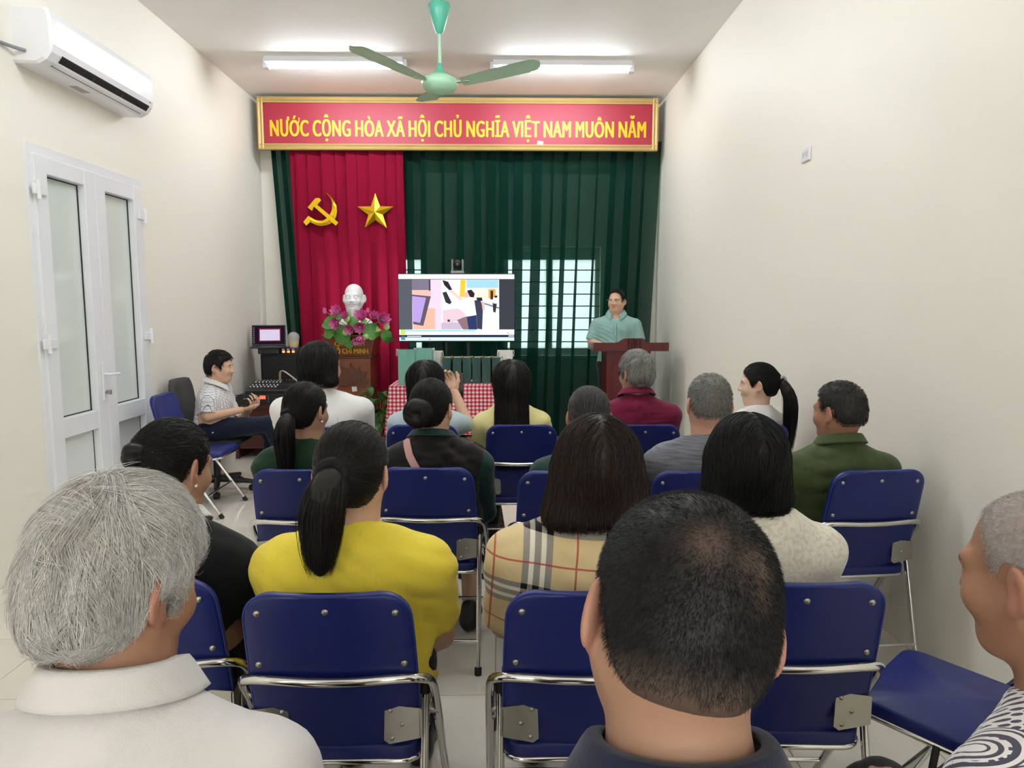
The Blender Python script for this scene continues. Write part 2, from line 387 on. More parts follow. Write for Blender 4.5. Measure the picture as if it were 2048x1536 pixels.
# ------------------------------------------------------------------ ceiling fan
M_FANT = mat('teal_enamel', '58b49a', .35); M_FANG = mat('pale_green_enamel', 'a9d6b8', .3); M_FANB = mat('pale_green_blade', 'b4d4ba', .4)
fx, fy = -.413, 5.2
fan = empty('ceiling_fan', (fx, fy, 3.0), label='pale green three-bladed ceiling fan with teal canopy on a rod', cat='ceiling fan')
MB().tube([(0, 0, .74), (0, 0, .58)], .006, 8).build('hook', M_STEEL, fan)
MB().lathe([(.008, .60), (.074, .585), (.078, .575), (.058, .49), (.028, .40), (.012, .385)], n=24).build('canopy', M_FANT, fan)
MB().tube([(0, 0, .40), (0, 0, .16)], .011, 12).build('rod', M_FANG, fan)
MB().lathe([(.012, .19), (.018, .17), (.028, .135), (.055, .12), (.058, .11), (.05, .10)], n=24).build('lower_canopy', M_FANT, fan)
MB().lathe([(.02, .112), (.075, .106), (.115, .085), (.13, .058), (.125, .03), (.095, .0), (.045, -.017), (.0, -.02)], n=32).build('motor', M_FANG, fan)
for k, a in enumerate((104, 224, 344)):
    b = MB()
    def fn(u, v):
        r = .16 + .56 * u; wd = (.055 + .03 * math.sin(min(u * 1.6, 1) * PI / 2)) * (1 - max(0, (u - .9) / .1) ** 2 * .75)
        return (r, (v - .5) * 2 * wd, .055 + .075 * u - (v - .5) * .018)
    b.grid(fn, 18, 6); n0 = len(b.v)
    b.grid(lambda u, v: (fn(u, v)[0], fn(u, v)[1], fn(u, v)[2] - .004), 18, 6)
    b.box((.10, -.02, .05), (.22, .02, .058))
    o = b.build('blade', M_FANB, fan); o.rotation_euler = (0, 0, math.radians(a))
# ------------------------------------------------------------------ air conditioner
M_ACW = mat('white_ac_plastic', 'f2f2f6', .3, var=.01)
ya, yb, za = 4.11, 5.27, 2.83
ac = empty('air_conditioner', (XL, ya, za), label='white wall-mounted air conditioner above the double door', cat='air conditioner')
L = yb - ya; prof = [(.0, .0), (.13, -.003), (.175, .02), (.205, .06), (.215, .10), (.213, .24), (.20, .285), (.185, .295), (.0, .295)]
b = MB(); n = len(prof)
for q, (y, ins) in enumerate(((0, .012), (.012, 0), (L - .012, 0), (L, .012))):
    b.v += [(max(0, px - ins), y, pz + (ins if pz < .15 else -ins)) for px, pz in prof]
for q in range(3):
    for i in range(n): b.f.append((q * n + i, q * n + (i + 1) % n, (q + 1) * n + (i + 1) % n, (q + 1) * n + i)); b.sm.append(False); b.mi.append(0)
b.f += [tuple(range(n)), tuple(range(3 * n, 4 * n))]; b.sm += [False, False]; b.mi += [0, 0]
b.build('body', M_ACW, ac)
def strip(name, m, a0, a1, y0, y1, out=.002, parent=ac):
    # a strip following the curved lower front edge of the unit between profile positions
    def at(t):
        segs = prof[1:5]; t = t * 3; i = min(int(t), 2); u = t - i
        return (segs[i][0] + (segs[i + 1][0] - segs[i][0]) * u, segs[i][1] + (segs[i + 1][1] - segs[i][1]) * u)
    q = MB()
    def f(u, v):
        px, pz = at(a0 + (a1 - a0) * v); return (px + out * .7, y0 + (y1 - y0) * u, pz - out * .7)
    q.grid(f, 1, 6); return q.build(name, m, parent)
strip('outlet_slot', mat('dark_slot', '141517', .6), .40, .72, .10, L - .06)
strip('louver', M_ACW, .18, .42, .09, L - .07, .006)
strip('louver_gap', mat('grey_gap', '55524e', .6), .14, .18, .08, L - .08, .003)
for y in (.10 + (L - .16) / 3, .10 + 2 * (L - .16) / 3): strip('vane_support', M_DARKP, .42, .6, y - .012, y + .012, .005)
MB().box((.212, .06, .10), (.2155, L - .05, .24)).build('front_panel', M_ACW, ac)
MB().box((.2156, L - .075, .085), (.216, L - .05, .090)).build('brand_mark', M_DARKP, ac)
MB().lathe([(.026, -.0015), (.026, .0005)], (.10, 0, .10), 20, 'y').build('pipe_cap', M_ACW, ac)
MB().box((.05, .42, -.0035), (.10, .56, -.002)).build('sticker', mat('sticker_grey', 'a7a79c', .5), ac)
cb = MB().tube(smooth_path([(XL + .07, ya + .001, za + .06), (XL + .03, ya - .05, za + .065), (XL + .008, ya - .2, za + .06), (XL + .008, ya - .6, za + .05)]), .010, 8).build('air_conditioner_cable', mat('grey_cable', '8d8a90', .5))
tag(cb, 'grey cable running along the wall from the air conditioner', 'cable')
# ------------------------------------------------------------------ wall socket
sp = PX(1614, 309, XR); so = empty('wall_socket', (XR, sp[1], sp[2]), label='white electrical socket plate high on the bare cream wall', cat='socket')
MB().box((-.012, -.06, -.04), (0, .06, .04), .004).build('plate', M_PVC, so)
for s in (-1, 1): MB().box((-.0145, s * .022 - .012, -.014), (-.0118, s * .022 + .012, .014), .002).build('outlet', mat('socket_grey', 'c9ccd0', .4), so)
# ------------------------------------------------------------------ curtains
def cloth_sheer(name, c, thin, k=.3, rough=.8):
    t = NT(name); t.n.remove(t.p); co = t.coord(); n = t.noise(t.map(co, (220, 1, 220)), 3, 2)
    col = t.mix(n, tuple(v * .8 for v in srgb(c)[:3]) + (1,), tuple(v * 1.15 for v in srgb(c)[:3]) + (1,))
    d = t.new('ShaderNodeBsdfDiffuse'); t.link(col, d.inputs[0]); tr = t.new('ShaderNodeBsdfTranslucent'); t.link(col, tr.inputs[0])
    m = t.new('ShaderNodeMixShader'); m.inputs[0].default_value = .25; t.link(d.outputs[0], m.inputs[1]); t.link(tr.outputs[0], m.inputs[2])
    if thin is None: t.link(m.outputs[0], t.out.inputs[0]); return t.m
    tp = t.new('ShaderNodeBsdfTransparent'); tp.inputs[0].default_value = thin
    m2 = t.new('ShaderNodeMixShader'); t.set(m2, 0, t.math('ADD', t.math('MULTIPLY', n, .1), k - .05)); t.link(m.outputs[0], m2.inputs[1]); t.link(tp.outputs[0], m2.inputs[2])
    t.link(m2.outputs[0], t.out.inputs[0]); return t.m
M_GREEN = cloth_sheer('green_sheer_curtain', '15392f', (.72, .88, .83, 1), .19)
M_RED = cloth_sheer('red_velvet_curtain', '941a37', None)
def curtain(name, m, top, bot, z0, z1, y, amp, per, label, seed, nz=26, sheer=True):
    rg = np.random.default_rng(seed); w = top[1] - top[0]; nx = int(w / .0075)
    u = np.linspace(0, 1, nx + 1); f = rg.uniform(.45, 1.7, 40); ph = np.cumsum(np.interp(u * 39, np.arange(40), f)) * (w / nx) * 2 * PI / per
    A = np.interp(u * 23, np.arange(24), rg.uniform(.25, 1.15, 24)); B = np.interp(u * 17, np.arange(18), rg.uniform(.5, 1.15, 18))
    V = []
    for j in range(nz + 1):
        s = j / nz; z = z1 + (z0 - z1) * s
        xl = top[0] + (bot[0] - top[0]) * s; xr = top[1] + (bot[1] - top[1]) * s
        p = ph + .5 * np.sin(3 * s + u * 9) * s
        x = xl + (xr - xl) * u + B * per * .55 * np.sin(p) * (.8 + .2 * s); yy = y + amp * A * (.75 + .35 * s) * np.sin(p) + .012 * np.sin(u * 31 + s * 2)
        V.append(np.stack([x, yy, np.full_like(x, z)], 1))
    b = MB(); b.add(np.concatenate(V), [(j * (nx + 1) + i, j * (nx + 1) + i + 1, (j + 1) * (nx + 1) + i + 1, (j + 1) * (nx + 1) + i) for j in range(nz) for i in range(nx)], True)
    o = b.build(name, m, fix=False); return tag(o, label, 'curtain')
curtain('green_curtain', M_GREEN, (-1.10, 1.745), (-1.08, 1.60), .015, 3.30, 8.02, .045, .185, 'long dark green pleated curtain hanging over the barred window', 3)
curtain('green_curtain', M_GREEN, (-2.52, -2.10), (-2.34, -1.95), .015, 3.30, 8.04, .035, .12, 'narrow dark green curtain strip beside the red curtain', 5)
curtain('red_curtain', M_RED, (-2.275, -1.03), (-2.22, -1.02), .015, 3.30, 7.93, .042, .15, 'crimson curtain with gold emblems behind the white bust', 11)
# ------------------------------------------------------------------ banner
YS = 7.86
c = [PY(510, 205, YS), PY(1322, 207, YS), PY(522, 299, YS), PY(1309, 302, YS)]
bx0 = (c[0][0] + c[2][0]) / 2; bx1 = (c[1][0] + c[3][0]) / 2; bz1 = ZC - .035; bz0 = (c[2][2] + c[3][2]) / 2
bx0, bx1 = max(bx0, XL + .012), min(bx1, XR - .012)
ban = empty('slogan_banner', ((bx0 + bx1) / 2, YS, (bz0 + bz1) / 2), label='long red slogan banner in a gold frame under the ceiling', cat='banner')
hw, hh = (bx1 - bx0) / 2, (bz1 - bz0) / 2
M_BRED = mat('banner_red', 'a5243c', .45, var=.05); M_GOLD = mat('gold_frame', 'c0a468', .5, .3, var=.1)
MB().box((-hw + .03, 0, -hh + .03), (hw - .03, .03, hh - .03)).build('panel', M_BRED, ban)
def bar(p, q, ax):
    b = MB(); t = .062
    if ax == 'x': b.prism([(-.04, -t / 2), (.01, -t / 2), (.02, -t / 5), (-.01, 0), (.02, t / 5), (.01, t / 2), (-.04, t / 2)][::1], p, q, 'yz')
    return b
for z in (-hh + .03, hh - .03):
    b = MB().prism([(.04, z - .031), (-.016, z - .031), (-.022, z - .018), (-.012, z), (-.022, z + .018), (-.016, z + .031), (.04, z + .031)], -hw, hw, 'yz'); b.build('frame_bar', M_GOLD, ban)
for x in (-hw + .03, hw - .03):
    b = MB().prism([(x - .031, .04), (x - .031, -.017), (x - .018, -.023), (x, -.013), (x + .018, -.023), (x + .031, -.017), (x + .031, .04)], -hh, hh, 'xy'); b.build('frame_bar', M_GOLD, ban)
M_YEL = mat('yellow_letters', 'f4c21f', .4, var=.12, vscale=25)
tx0, tx1 = PY(541, 256, YS)[0], PY(1291, 260, YS)[0]; tz = (PY(915, 273, YS)[2] + PY(915, 243, YS)[2]) / 2; cap = PY(915, 242, YS)[2] - PY(915, 274, YS)[2]
text_mesh('lettering', 'NƯÓC CỘNG HÒA XÃ HỘI CHỦ NGHĨA VIỆT NAM MUÔN NĂM', M_YEL, ban, tx1 - tx0, cap, .045, .004, ((tx0 + tx1) / 2 - (bx0 + bx1) / 2, -.0005, tz - (bz0 + bz1) / 2), horn=(0, 2))
pp = PY(1080, 290, YS); b = MB().box((-.032, -.004, -.04), (.032, 0, .04)); o = b.build('paper_label', mat('paper_white', 'f1eef0', .6), ban)
o.location = (pp[0] - (bx0 + bx1) / 2, -.001, pp[2] - (bz0 + bz1) / 2); o.rotation_euler = (0, math.radians(8), 0)
# ------------------------------------------------------------------ gold emblems on the red curtain
M_EMB = mat('polished_gold', 'f0c422', .22, .75, var=.1)
YE = 7.88
def emb_pts(pix): return [tuple(PY(520 + a * 310 / 1360, 290 + b * 350 / 1536, YE)[[0, 2]]) for a, b in pix]
e = empty('hammer_and_sickle', tuple(PY(645, 420, YE)), label='gold hammer and sickle emblem on the red curtain', cat='emblem')
ox, oz = e.location.x, e.location.z
def rel(P): return [(a - ox, b - oz) for a, b in P]
# sickle: outer and inner arcs, with handle
outer = [(572, 416), (605, 435), (640, 475), (668, 525), (678, 580), (668, 640), (640, 680), (600, 700), (545, 712), (490, 700), (440, 675)]
inner = [(440, 630), (480, 655), (520, 665), (560, 662), (592, 640), (622, 600), (635, 560), (634, 510), (618, 470), (600, 445)]
b = MB(); P = rel(emb_pts(outer)); Q = rel(emb_pts(inner))[::-1]
A = np.array(smooth_path([(p[0], 0, p[1]) for p in P], 4)); Bq = np.array(smooth_path([(p[0], 0, p[1]) for p in [P[0]] + Q], 4))
m_ = 44; ia = np.linspace(0, len(A) - 1, m_); ib = np.linspace(0, len(Bq) - 1, m_)
A = np.stack([np.interp(ia, np.arange(len(A)), A[:, k]) for k in range(3)], 1); Bq = np.stack([np.interp(ib, np.arange(len(Bq)), Bq[:, k]) for k in range(3)], 1)
rows = [A + (0, .0, 0), A + (0, -.018, 0), (A + Bq) / 2 + (0, -.032, 0), Bq + (0, -.018, 0), Bq]
b.add(np.concatenate(rows), [(r * m_ + i, r * m_ + i + 1, ((r + 1) % 5) * m_ + i + 1, ((r + 1) % 5) * m_ + i) for r in range(5) for i in range(m_ - 1)])
b.prism(rel(emb_pts([(445, 680), (412, 710), (386, 678), (430, 625), (447, 633)])), -.03, .0); b.build('sickle', M_EMB, e)
b = MB(); b.prism(rel(emb_pts([(428, 552), (495, 472), (528, 470), (545, 490), (512, 530), (695, 684), (672, 712), (482, 545), (466, 583)])), -.045, -.012); b.build('hammer', M_EMB, e)
st = empty('star_emblem', tuple(PY(751, 425, YE)), label='faceted gold five-pointed star on the red curtain', cat='emblem')
R = .205; ri = R * .40; o2 = []
for k in range(10):
    a = PI / 2 + k * PI / 5; r_ = R if k % 2 == 0 else ri; o2.append((r_ * math.cos(a), 0, r_ * math.sin(a)))
for k in range(5):   # ten facets as five raised points
    b = MB(); a, bb, c0 = o2[2 * k], o2[(2 * k + 1) % 10], o2[(2 * k - 1) % 10]; C0 = (0, -.05, 0)
    b.add([a, bb, c0, C0, (0, 0, 0)], [(0, 1, 3), (0, 3, 2), (0, 2, 4), (0, 4, 1)]); b.build('point', M_EMB, st)
# ------------------------------------------------------------------ blue folding chairs
def vinyl():
    t = NT('blue_vinyl'); co = t.coord(); n = t.noise(co, 5, 3); t.base(t.mix(n, srgb('111d62'), srgb('192876')), .38, 0, .45)
    t.bump(t.noise(co, 260, 2), .12, .001); return t.m
M_BLUE = vinyl(); M_PIPE = mat('blue_piping', '24388c', .35)
def back_pt(u, z):  # centre surface of the backrest: lean plus a slight wrap
    s = (z - .43) / .43; return -.135 - .115 * s - .012 * (1 - u * u)
def half_w(z):
    s = (z - .43) / .43; h = .196 + .004 * math.sin(PI * s) - .01 * s
    r = .062; d = .86 - z
    if d < r: h -= r - math.sqrt(max(0, r * r - (r - d) ** 2))
    d = z - .43
    if d < .10: h -= .05 * (1 - d / .10) ** 1.6
    return h
def chair_proto():
    r = empty('folding_chair')
    b = MB(); nu, nv = 14, 26; zs = [.43 + .43 * (1 - math.cos(PI * j / nv)) / 2 for j in range(nv + 1)]
    def sh(off, inset):
        def f(u, v):
            z = zs[int(round(v * nv))]; uu = u * 2 - 1; h = max(.002, half_w(z) - inset); return (uu * h, back_pt(uu, z) + off, min(max(z, .43 + inset * .6), .86 - inset * .6))
        return f
    secs = [(-.014, .006), (-.010, 0), (.012, 0), (.02, .01)]
    grids = []
    for off, ins in secs: grids.append([[sh(off, ins)(i / nu, j / nv) for i in range(nu + 1)] for j in range(nv + 1)])
    W_ = nu + 1; N = W_ * (nv + 1); vs = [p for g in grids for row in g for p in row]; fs = []
    for g in (0, 3):
        for j in range(nv):
            for i in range(nu): fs.append((g * N + j * W_ + i, g * N + j * W_ + i + 1, g * N + (j + 1) * W_ + i + 1, g * N + (j + 1) * W_ + i))
    per = [(0, i) for i in range(nu)] + [(j, nu) for j in range(nv)] + [(nv, i) for i in range(nu, 0, -1)] + [(j, 0) for j in range(nv, 0, -1)]
    for g in range(3):
        for k in range(len(per)):
            a, c = per[k], per[(k + 1) % len(per)]; ia, ic = a[0] * W_ + a[1], c[0] * W_ + c[1]; fs.append((g * N + ia, g * N + ic, (g + 1) * N + ic, (g + 1) * N + ia))
    b.add(vs, fs, True); bk = b.build('backrest', M_BLUE, r)
    pp_ = [grids[1][j][i] for j, i in per]; MB().tube([(x * 1.006, y + .003, z) for x, y, z in pp_], .0032, 6, closed=True).build('piping', M_PIPE, bk)
    for (x, z) in ((-.155, .815), (0, .822), (.155, .815), (-.168, .675), (.168, .675)):
        MB().lathe([(.0085, 0), (.0085, .002), (.005, .005), (0, .0055)], (x, back_pt(x / .19, z) - .0125, z), 10, 'y').build('screw', M_STEEL, bk)
    # seat pad
    b = MB(); poly = rrect(-.20, .20, -.165, .225, .05, 5); n = len(poly)
    rows = [(1, .425, 0), (1, .432, 1), (1.0, .455, 1), (.97, .463, 1)]; vs = []
    for sc, z, k in rows: vs += [(x * sc, .03 + (y - .03) * sc, z - .025 * ((.225 - y) / .39)) for x, y in poly]
    vs.append((0, .03, .466 - .0125)); fs = [(q * n + i, q * n + (i + 1) % n, (q + 1) * n + (i + 1) % n, (q + 1) * n + i) for q in range(3) for i in range(n)]
    fs += [(3 * n + i, 3 * n + (i + 1) % n, 4 * n) for i in range(n)] + [tuple(range(n))[::-1]]
    b.add(vs, fs, True); b.build('seat', M_BLUE, r)
    MB().tube([(x, y, .422 - .025 * ((.225 - y) / .39)) for x, y in rrect(-.198, .198, -.163, .226, .05, 4)], .008, 8, closed=True).build('seat_frame', M_CHROME, r)
    # main frame: bar behind the back bending into both front legs
    zb = .635; yb = back_pt(0, zb) - .026
    left = [(-.236, .238, .012), (-.232, .02, .335), (-.230, -.105, .52), (-.226, -.165, .60), (-.205, -.205, .632), (-.15, -.222, .640)]
    path = left + [(-.05, yb - .004, .638), (.05, yb - .004, .638)] + [(-x, y, z) for x, y, z in left[::-1]]
    MB().tube(smooth_path(path, 6), .0115, 10).build('bent_frame', M_CHROME, r)
    for s in (-1, 1):
        MB().tube([(s * .205, -.118, .565), (s * .205, -.262, .012)], .0105, 10).build('rear_leg', M_CHROME, r)
        MB().tube([(s * .205, -.1175, .58), (s * .205, -.121, .548)], .0125, 10).build('leg_cap', M_RUB, r)
        MB().tube([(s * .205, -.257, .03), (s * .205, -.265, 0)], .0145, 10).build('rubber_foot', M_RUB, r)
        MB().tube([(s * .2362, .226, .03), (s * .237, .246, 0)], .0155, 10).build('rubber_foot', M_RUB, r)
        pl = MB().prism([(s * .115, .555), (s * .20, .545), (s * .20, .47), (s * .125, .455), (s * .112, .465)], -.178, -.174); 
        for i in range(len(pl.v)):
            x, y, z = pl.v[i]; pl.v[i] = (x, (-.184) + (y + .176), z)
        pl.box((s * .2 - .003, -.186, .472), (s * .2 + .003, -.135, .543)); k = pl.build('bracket', M_STEEL, r)
        for (x, z) in ((.128, .54), (.155, .505), (.132, .47)): MB().lathe([(.006, 0), (.004, .004), (0, .0045)], (s * x, -.186, z), 8, 'y').build('screw', M_STEEL, k)
        MB().lathe([(.011, -.012), (.011, .02)], (s * .215, -.085, .485), 10, 'x').build('pivot_bolt', M_STEEL, r)
        MB().tube([(s * .20, .02, .41), (s * .225, .02, .36)], .009, 8).build('seat_link', M_RUB, r)
    MB().tube([(-.205, -.235, .13), (.205, -.235, .13)], .007, 8).build('rung', M_CHROME, r)
    MB().tube([(-.233, .14, .157), (.233, .14, .157)], .007, 8).build('rung', M_CHROME, r)
    return r
CH0 = chair_proto(); _ch_used = []
def chair(x, y, deg, label):
    """x, y: middle of the seat"""
    o = CH0 if not _ch_used else copy_tree(CH0)
    _ch_used.append(o); o.location = (x, y, 0); o.rotation_euler = (0, 0, math.radians(deg)); return tag(o, label, 'chair', 'blue folding chairs in rows')
CHAIRS = dict(
    A0=(-.88, 1.86, 4, 'blue folding chair of the person in the black vest with ruffled hair'),
    A1=(-.39, 1.79, 0, 'blue folding chair of the person in the yellow blouse'),
    A2=(.205, 1.79, 0, 'blue folding chair of the person in the tartan shirt'),
    A3=(.72, 1.83, -2, 'blue folding chair of the person in the cream lace blouse'),
    B1=(-.785, 3.01, 0, 'blue folding chair of the person in dark green with a low ponytail'),
    B2=(-.285, 3.03, -2, 'blue folding chair of the person with the rose shoulder strap'),
    B3=(.265, 2.96, 0, 'blue folding chair between the tartan shirt and the person with clipped-up dark hair'),
    B4=(.79, 2.95, 0, 'blue folding chair of the person in the grey shirt'),
    B5=(1.47, 2.95, 5, 'blue folding chair of the person in the olive green shirt'),
    C1=(-.95, 4.00, 0, 'blue folding chair of the person in the white shirt by the audio equipment'),
    C2=(-.42, 4.06, 0, 'blue folding chair of the person taking a photo with a phone'),
    C3=(.12, 4.05, 0, 'blue folding chair of the person in the pale yellow top'),
    C4=(.79, 4.04, 0, 'blue folding chair of the person in the maroon shirt'),
    C5=(1.37, 4.02, 3, 'blue folding chair of the person in white with a long ponytail'),
    D1=(-2.21, 5.18, -90, 'blue folding chair standing sideways by the door, a blue microphone on its seat'),
    E1=(1.25, 1.76, 42, 'empty blue folding chair turned askew against the bare wall'),
    F1=(-.50, .86, 0, 'blue folding chair under the person in the white polo shirt'),
    F2=(.175, .62, 0, 'blue folding chair under the person in the navy polo shirt'),
    F3=(.80, .86, 18, 'blue folding chair under the person in the patterned blouse'))
for k, v in CHAIRS.items(): chair(*v)
# ------------------------------------------------------------------ implicit-surface modelling (people, bust)
def rotm(rx=0, ry=0, rz=0):
    return np.array(Matrix.Rotation(math.radians(rz), 3, 'Z') @ Matrix.Rotation(math.radians(ry), 3, 'Y') @ Matrix.Rotation(math.radians(rx), 3, 'X'))
class Sdf:
    """list of blended primitives; every primitive: (op, k, lo, hi, fn)"""
    def __init__(s): s.q = []
    def _add(s, op, k, lo, hi, fn): s.q.append((op, k, np.array(lo, float), np.array(hi, float), fn)); return s
    def ell(s, c, r, R=None, op='u', k=.02):
        c = np.array(c, float); r = np.array(r if not np.isscalar(r) else (r, r, r), float); m = r.max()
        Ri = None if R is None else np.array(R).T
        def fn(P):
            q = P - c
            if Ri is not None: q = q @ Ri.T
            a = q / r; k0 = np.sqrt((a * a).sum(-1)); b = a / r; k1 = np.sqrt((b * b).sum(-1)) + 1e-9
            return k0 * (k0 - 1) / k1
        return s._add(op, k, c - m, c + m, fn)
    def cap(s, a, b, ra, rb=None, op='u', k=.02, flat=None):
        """tapered capsule; flat = (unit axis, factor<1) squashes it along that axis"""
        a = np.array(a, float); b = np.array(b, float); rb = ra if rb is None else rb; d = b - a; L = d @ d + 1e-12
        def fn(P):
            q = P - a; t = np.clip((q @ d) / L, 0, 1); e = q - t[..., None] * d
            if flat is not None:
                n, fac = flat; h = e @ np.array(n); n2 = (e * e).sum(-1) + h * h * (1 / fac ** 2 - 1); ln = np.sqrt(np.maximum(n2, 1e-12))
                return (ln - (ra + (rb - ra) * t)) * (.5 + .5 * fac)
            return np.sqrt((e * e).sum(-1)) - (ra + (rb - ra) * t)
        m = max(ra, rb); return s._add(op, k, np.minimum(a, b) - m, np.maximum(a, b) + m, fn)
    def fun(s, fn, lo, hi, op='i', k=.01): return s._add(op, k, lo, hi, fn)
    def bbox(s):
        lo = np.min([q[2] for q in s.q if q[0] == 'u'], 0); hi = np.max([q[3] for q in s.q if q[0] == 'u'], 0); return lo, hi
    @staticmethod
    def _comb(op, k, a, d):
        if op == 'u':
            h = np.maximum(k - np.abs(a - d), 0) / k; return np.minimum(a, d) - h * h * k * .25
        if op == 's': d = -d
        h = np.maximum(k - np.abs(a - d), 0) / k; return np.maximum(a, d) + h * h * k * .25
    def __call__(s, P):
        v = np.full(P.shape[:-1], .25)
        for op, k, lo, hi, fn in s.q: v = s._comb(op, k, v, fn(P))
        return v
    def grid(s, h):
        lo, hi = s.bbox(); lo = lo - 2.5 * h - .01; hi = hi + 2.5 * h + .01; n = np.ceil((hi - lo) / h).astype(int) + 1
        ax = [lo[i] + h * np.arange(n[i]) for i in range(3)]; V = np.full(n, .25)
        for op, k, a, b, fn in s.q:
            if op == 'i': sl = [slice(0, n[i]) for i in range(3)]
            else:
                m = k + 3 * h + .012
                i0 = np.clip(np.floor((a - m - lo) / h).astype(int), 0, n); i1 = np.clip(np.ceil((b + m - lo) / h).astype(int) + 1, 0, n)
                if (i1 <= i0).any(): continue
                sl = [slice(i0[i], i1[i]) for i in range(3)]
            P = np.stack(np.meshgrid(*[ax[i][sl[i]] for i in range(3)], indexing='ij'), -1)
            V[tuple(sl)] = s._comb(op, k, V[tuple(sl)], fn(P))
        return lo, V
    def mesh(s, h):
        """surface nets -> vertices, quads"""
        lo, V = s.grid(h); ins = V < 0; n = np.array(V.shape)
        c = np.zeros(n - 1, int)
        for dx in (0, 1):
            for dy in (0, 1):
                for dz in (0, 1): c += ins[dx:n[0] - 1 + dx, dy:n[1] - 1 + dy, dz:n[2] - 1 + dz]
        act = (c > 0) & (c < 8); I = np.argwhere(act); idx = -np.ones(n - 1, int); idx[act] = np.arange(len(I))
        off = np.array([(x, y, z) for x in (0, 1) for y in (0, 1) for z in (0, 1)])
        cv = np.stack([V[I[:, 0] + o[0], I[:, 1] + o[1], I[:, 2] + o[2]] for o in off], 1)
        acc = np.zeros((len(I), 3)); cnt = np.zeros(len(I))
        for a in range(8):
            for b in range(a + 1, 8):
                if np.abs(off[a] - off[b]).sum() != 1: continue
                m = (cv[:, a] < 0) != (cv[:, b] < 0); va, vb = cv[m, a], cv[m, b]; t = va / (va - vb)
                acc[m] += off[a] + t[:, None] * (off[b] - off[a]); cnt[m] += 1
        vert = lo + h * (I + acc / np.maximum(cnt, 1)[:, None]); F = []
        for ax in range(3):
            A = [slice(None)] * 3; B = [slice(None)] * 3; A[ax] = slice(0, -1); B[ax] = slice(1, None)
            E = np.argwhere(ins[tuple(A)] != ins[tuple(B)]); u, w = [(1, 2), (2, 0), (0, 1)][ax]
            ok = (E[:, u] > 0) & (E[:, w] > 0) & (E[:, u] < n[u] - 1) & (E[:, w] < n[w] - 1); E = E[ok]
            if not len(E): continue
            def cell(du, dw):
                q = E.copy(); q[:, u] -= du; q[:, w] -= dw; return idx[q[:, 0], q[:, 1], q[:, 2]]
            f = np.stack([cell(1, 1), cell(0, 1), cell(0, 0), cell(1, 0)], 1)
            fl_ = ins[E[:, 0], E[:, 1], E[:, 2]]; f[~fl_] = f[~fl_][:, ::-1]; F.append(f)
        F = np.concatenate(F); return vert, F[(F >= 0).all(1)]
    def normal(s, P, e=.002):
        g = np.stack([s(P + np.eye(3)[i] * e) - s(P - np.eye(3)[i] * e) for i in range(3)], -1); return g / (np.linalg.norm(g, axis=-1, keepdims=True) + 1e-9)
def np_mesh(name, verts, faces, colors=None, m=None, smooth=True):
    """numpy arrays -> mesh; faces: list of (n,3) / (n,4) integer arrays"""
    me = bpy.data.meshes.new(name); me.vertices.add(len(verts)); me.vertices.foreach_set('co', np.asarray(verts, np.float32).ravel())
    loops = np.concatenate([f.ravel() for f in faces]); sizes = np.concatenate([np.full(len(f), f.shape[1]) for f in faces])
    starts = np.concatenate([[0], np.cumsum(sizes)[:-1]])
    me.loops.add(len(loops)); me.loops.foreach_set('vertex_index', loops.astype(np.int32)); me.polygons.add(len(sizes))
    me.polygons.foreach_set('loop_start', starts.astype(np.int32)); me.polygons.foreach_set('loop_total', sizes.astype(np.int32))
    me.polygons.foreach_set('use_smooth', np.full(len(sizes), smooth)); me.update(calc_edges=True); me.validate()
    if colors is not None:
        at = me.color_attributes.new('Col', 'FLOAT_COLOR', 'POINT'); c = np.ones((len(verts), 4), np.float32); c[:, :3] = colors; at.data.foreach_set('color', c.ravel())
    if m: me.materials.append(m)
    return me
def join_parts(parts):
    """[(verts, faces, colors)] -> one"""
    V, F, C, n = [], [], [], 0
    for v, f, c in parts: V.append(v); F += [x + n for x in f]; C.append(c); n += len(v)
    return np.concatenate(V), F, np.concatenate(C)
def strands(P, rad, col, jit=.15):
    """P: (n, k, 3) strand points -> three-sided tapering strands"""
    n, k, _ = P.shape; T = np.gradient(P, axis=1); T /= np.linalg.norm(T, axis=-1, keepdims=True) + 1e-9
    a = RNG.normal(size=(n, 1, 3)); U = a - (a * T).sum(-1, keepdims=True) * T; U /= np.linalg.norm(U, axis=-1, keepdims=True) + 1e-9; Wv = np.cross(T, U)
    tp = np.linspace(1, .12, k)[None, :, None] ** .8; R = (rad if np.isscalar(rad) else np.asarray(rad)[:, None, None]) * tp
    V = np.stack([P + R * (U * math.cos(2 * PI * q / 3) + Wv * math.sin(2 * PI * q / 3)) for q in range(3)], 2)  # n,k,3,3
    base = (np.arange(n) * k * 3)[:, None, None] + (np.arange(k - 1) * 3)[None, :, None]; q = np.arange(3)[None, None, :]; q2 = (q + 1) % 3
    F = np.stack([base + q, base + q2, base + 3 + q2, base + 3 + q], -1).reshape(-1, 4)
    c = np.asarray(col, float); c = np.broadcast_to(c, (n, 3)) if c.ndim == 1 else c; c = c * (1 + RNG.normal(0, jit, (n, 1)))
    C = np.repeat(np.clip(c, 0, 1), k * 3, 0); return V.reshape(-1, 3), [F], C
def skin_mat():
    t = NT('skin'); at = t.new('ShaderNodeAttribute', attribute_name='Col'); co = t.coord()
    n = t.noise(co, 40, 3); t.base(t.mix(t.math('MULTIPLY', n, .10), at.outputs[0], (.30, .12, .09, 1)), .5, 0, .35)
    t.p.inputs['Subsurface Weight'].default_value = .0; t.bump(t.noise(co, 350, 2), .1, .001); return t.m
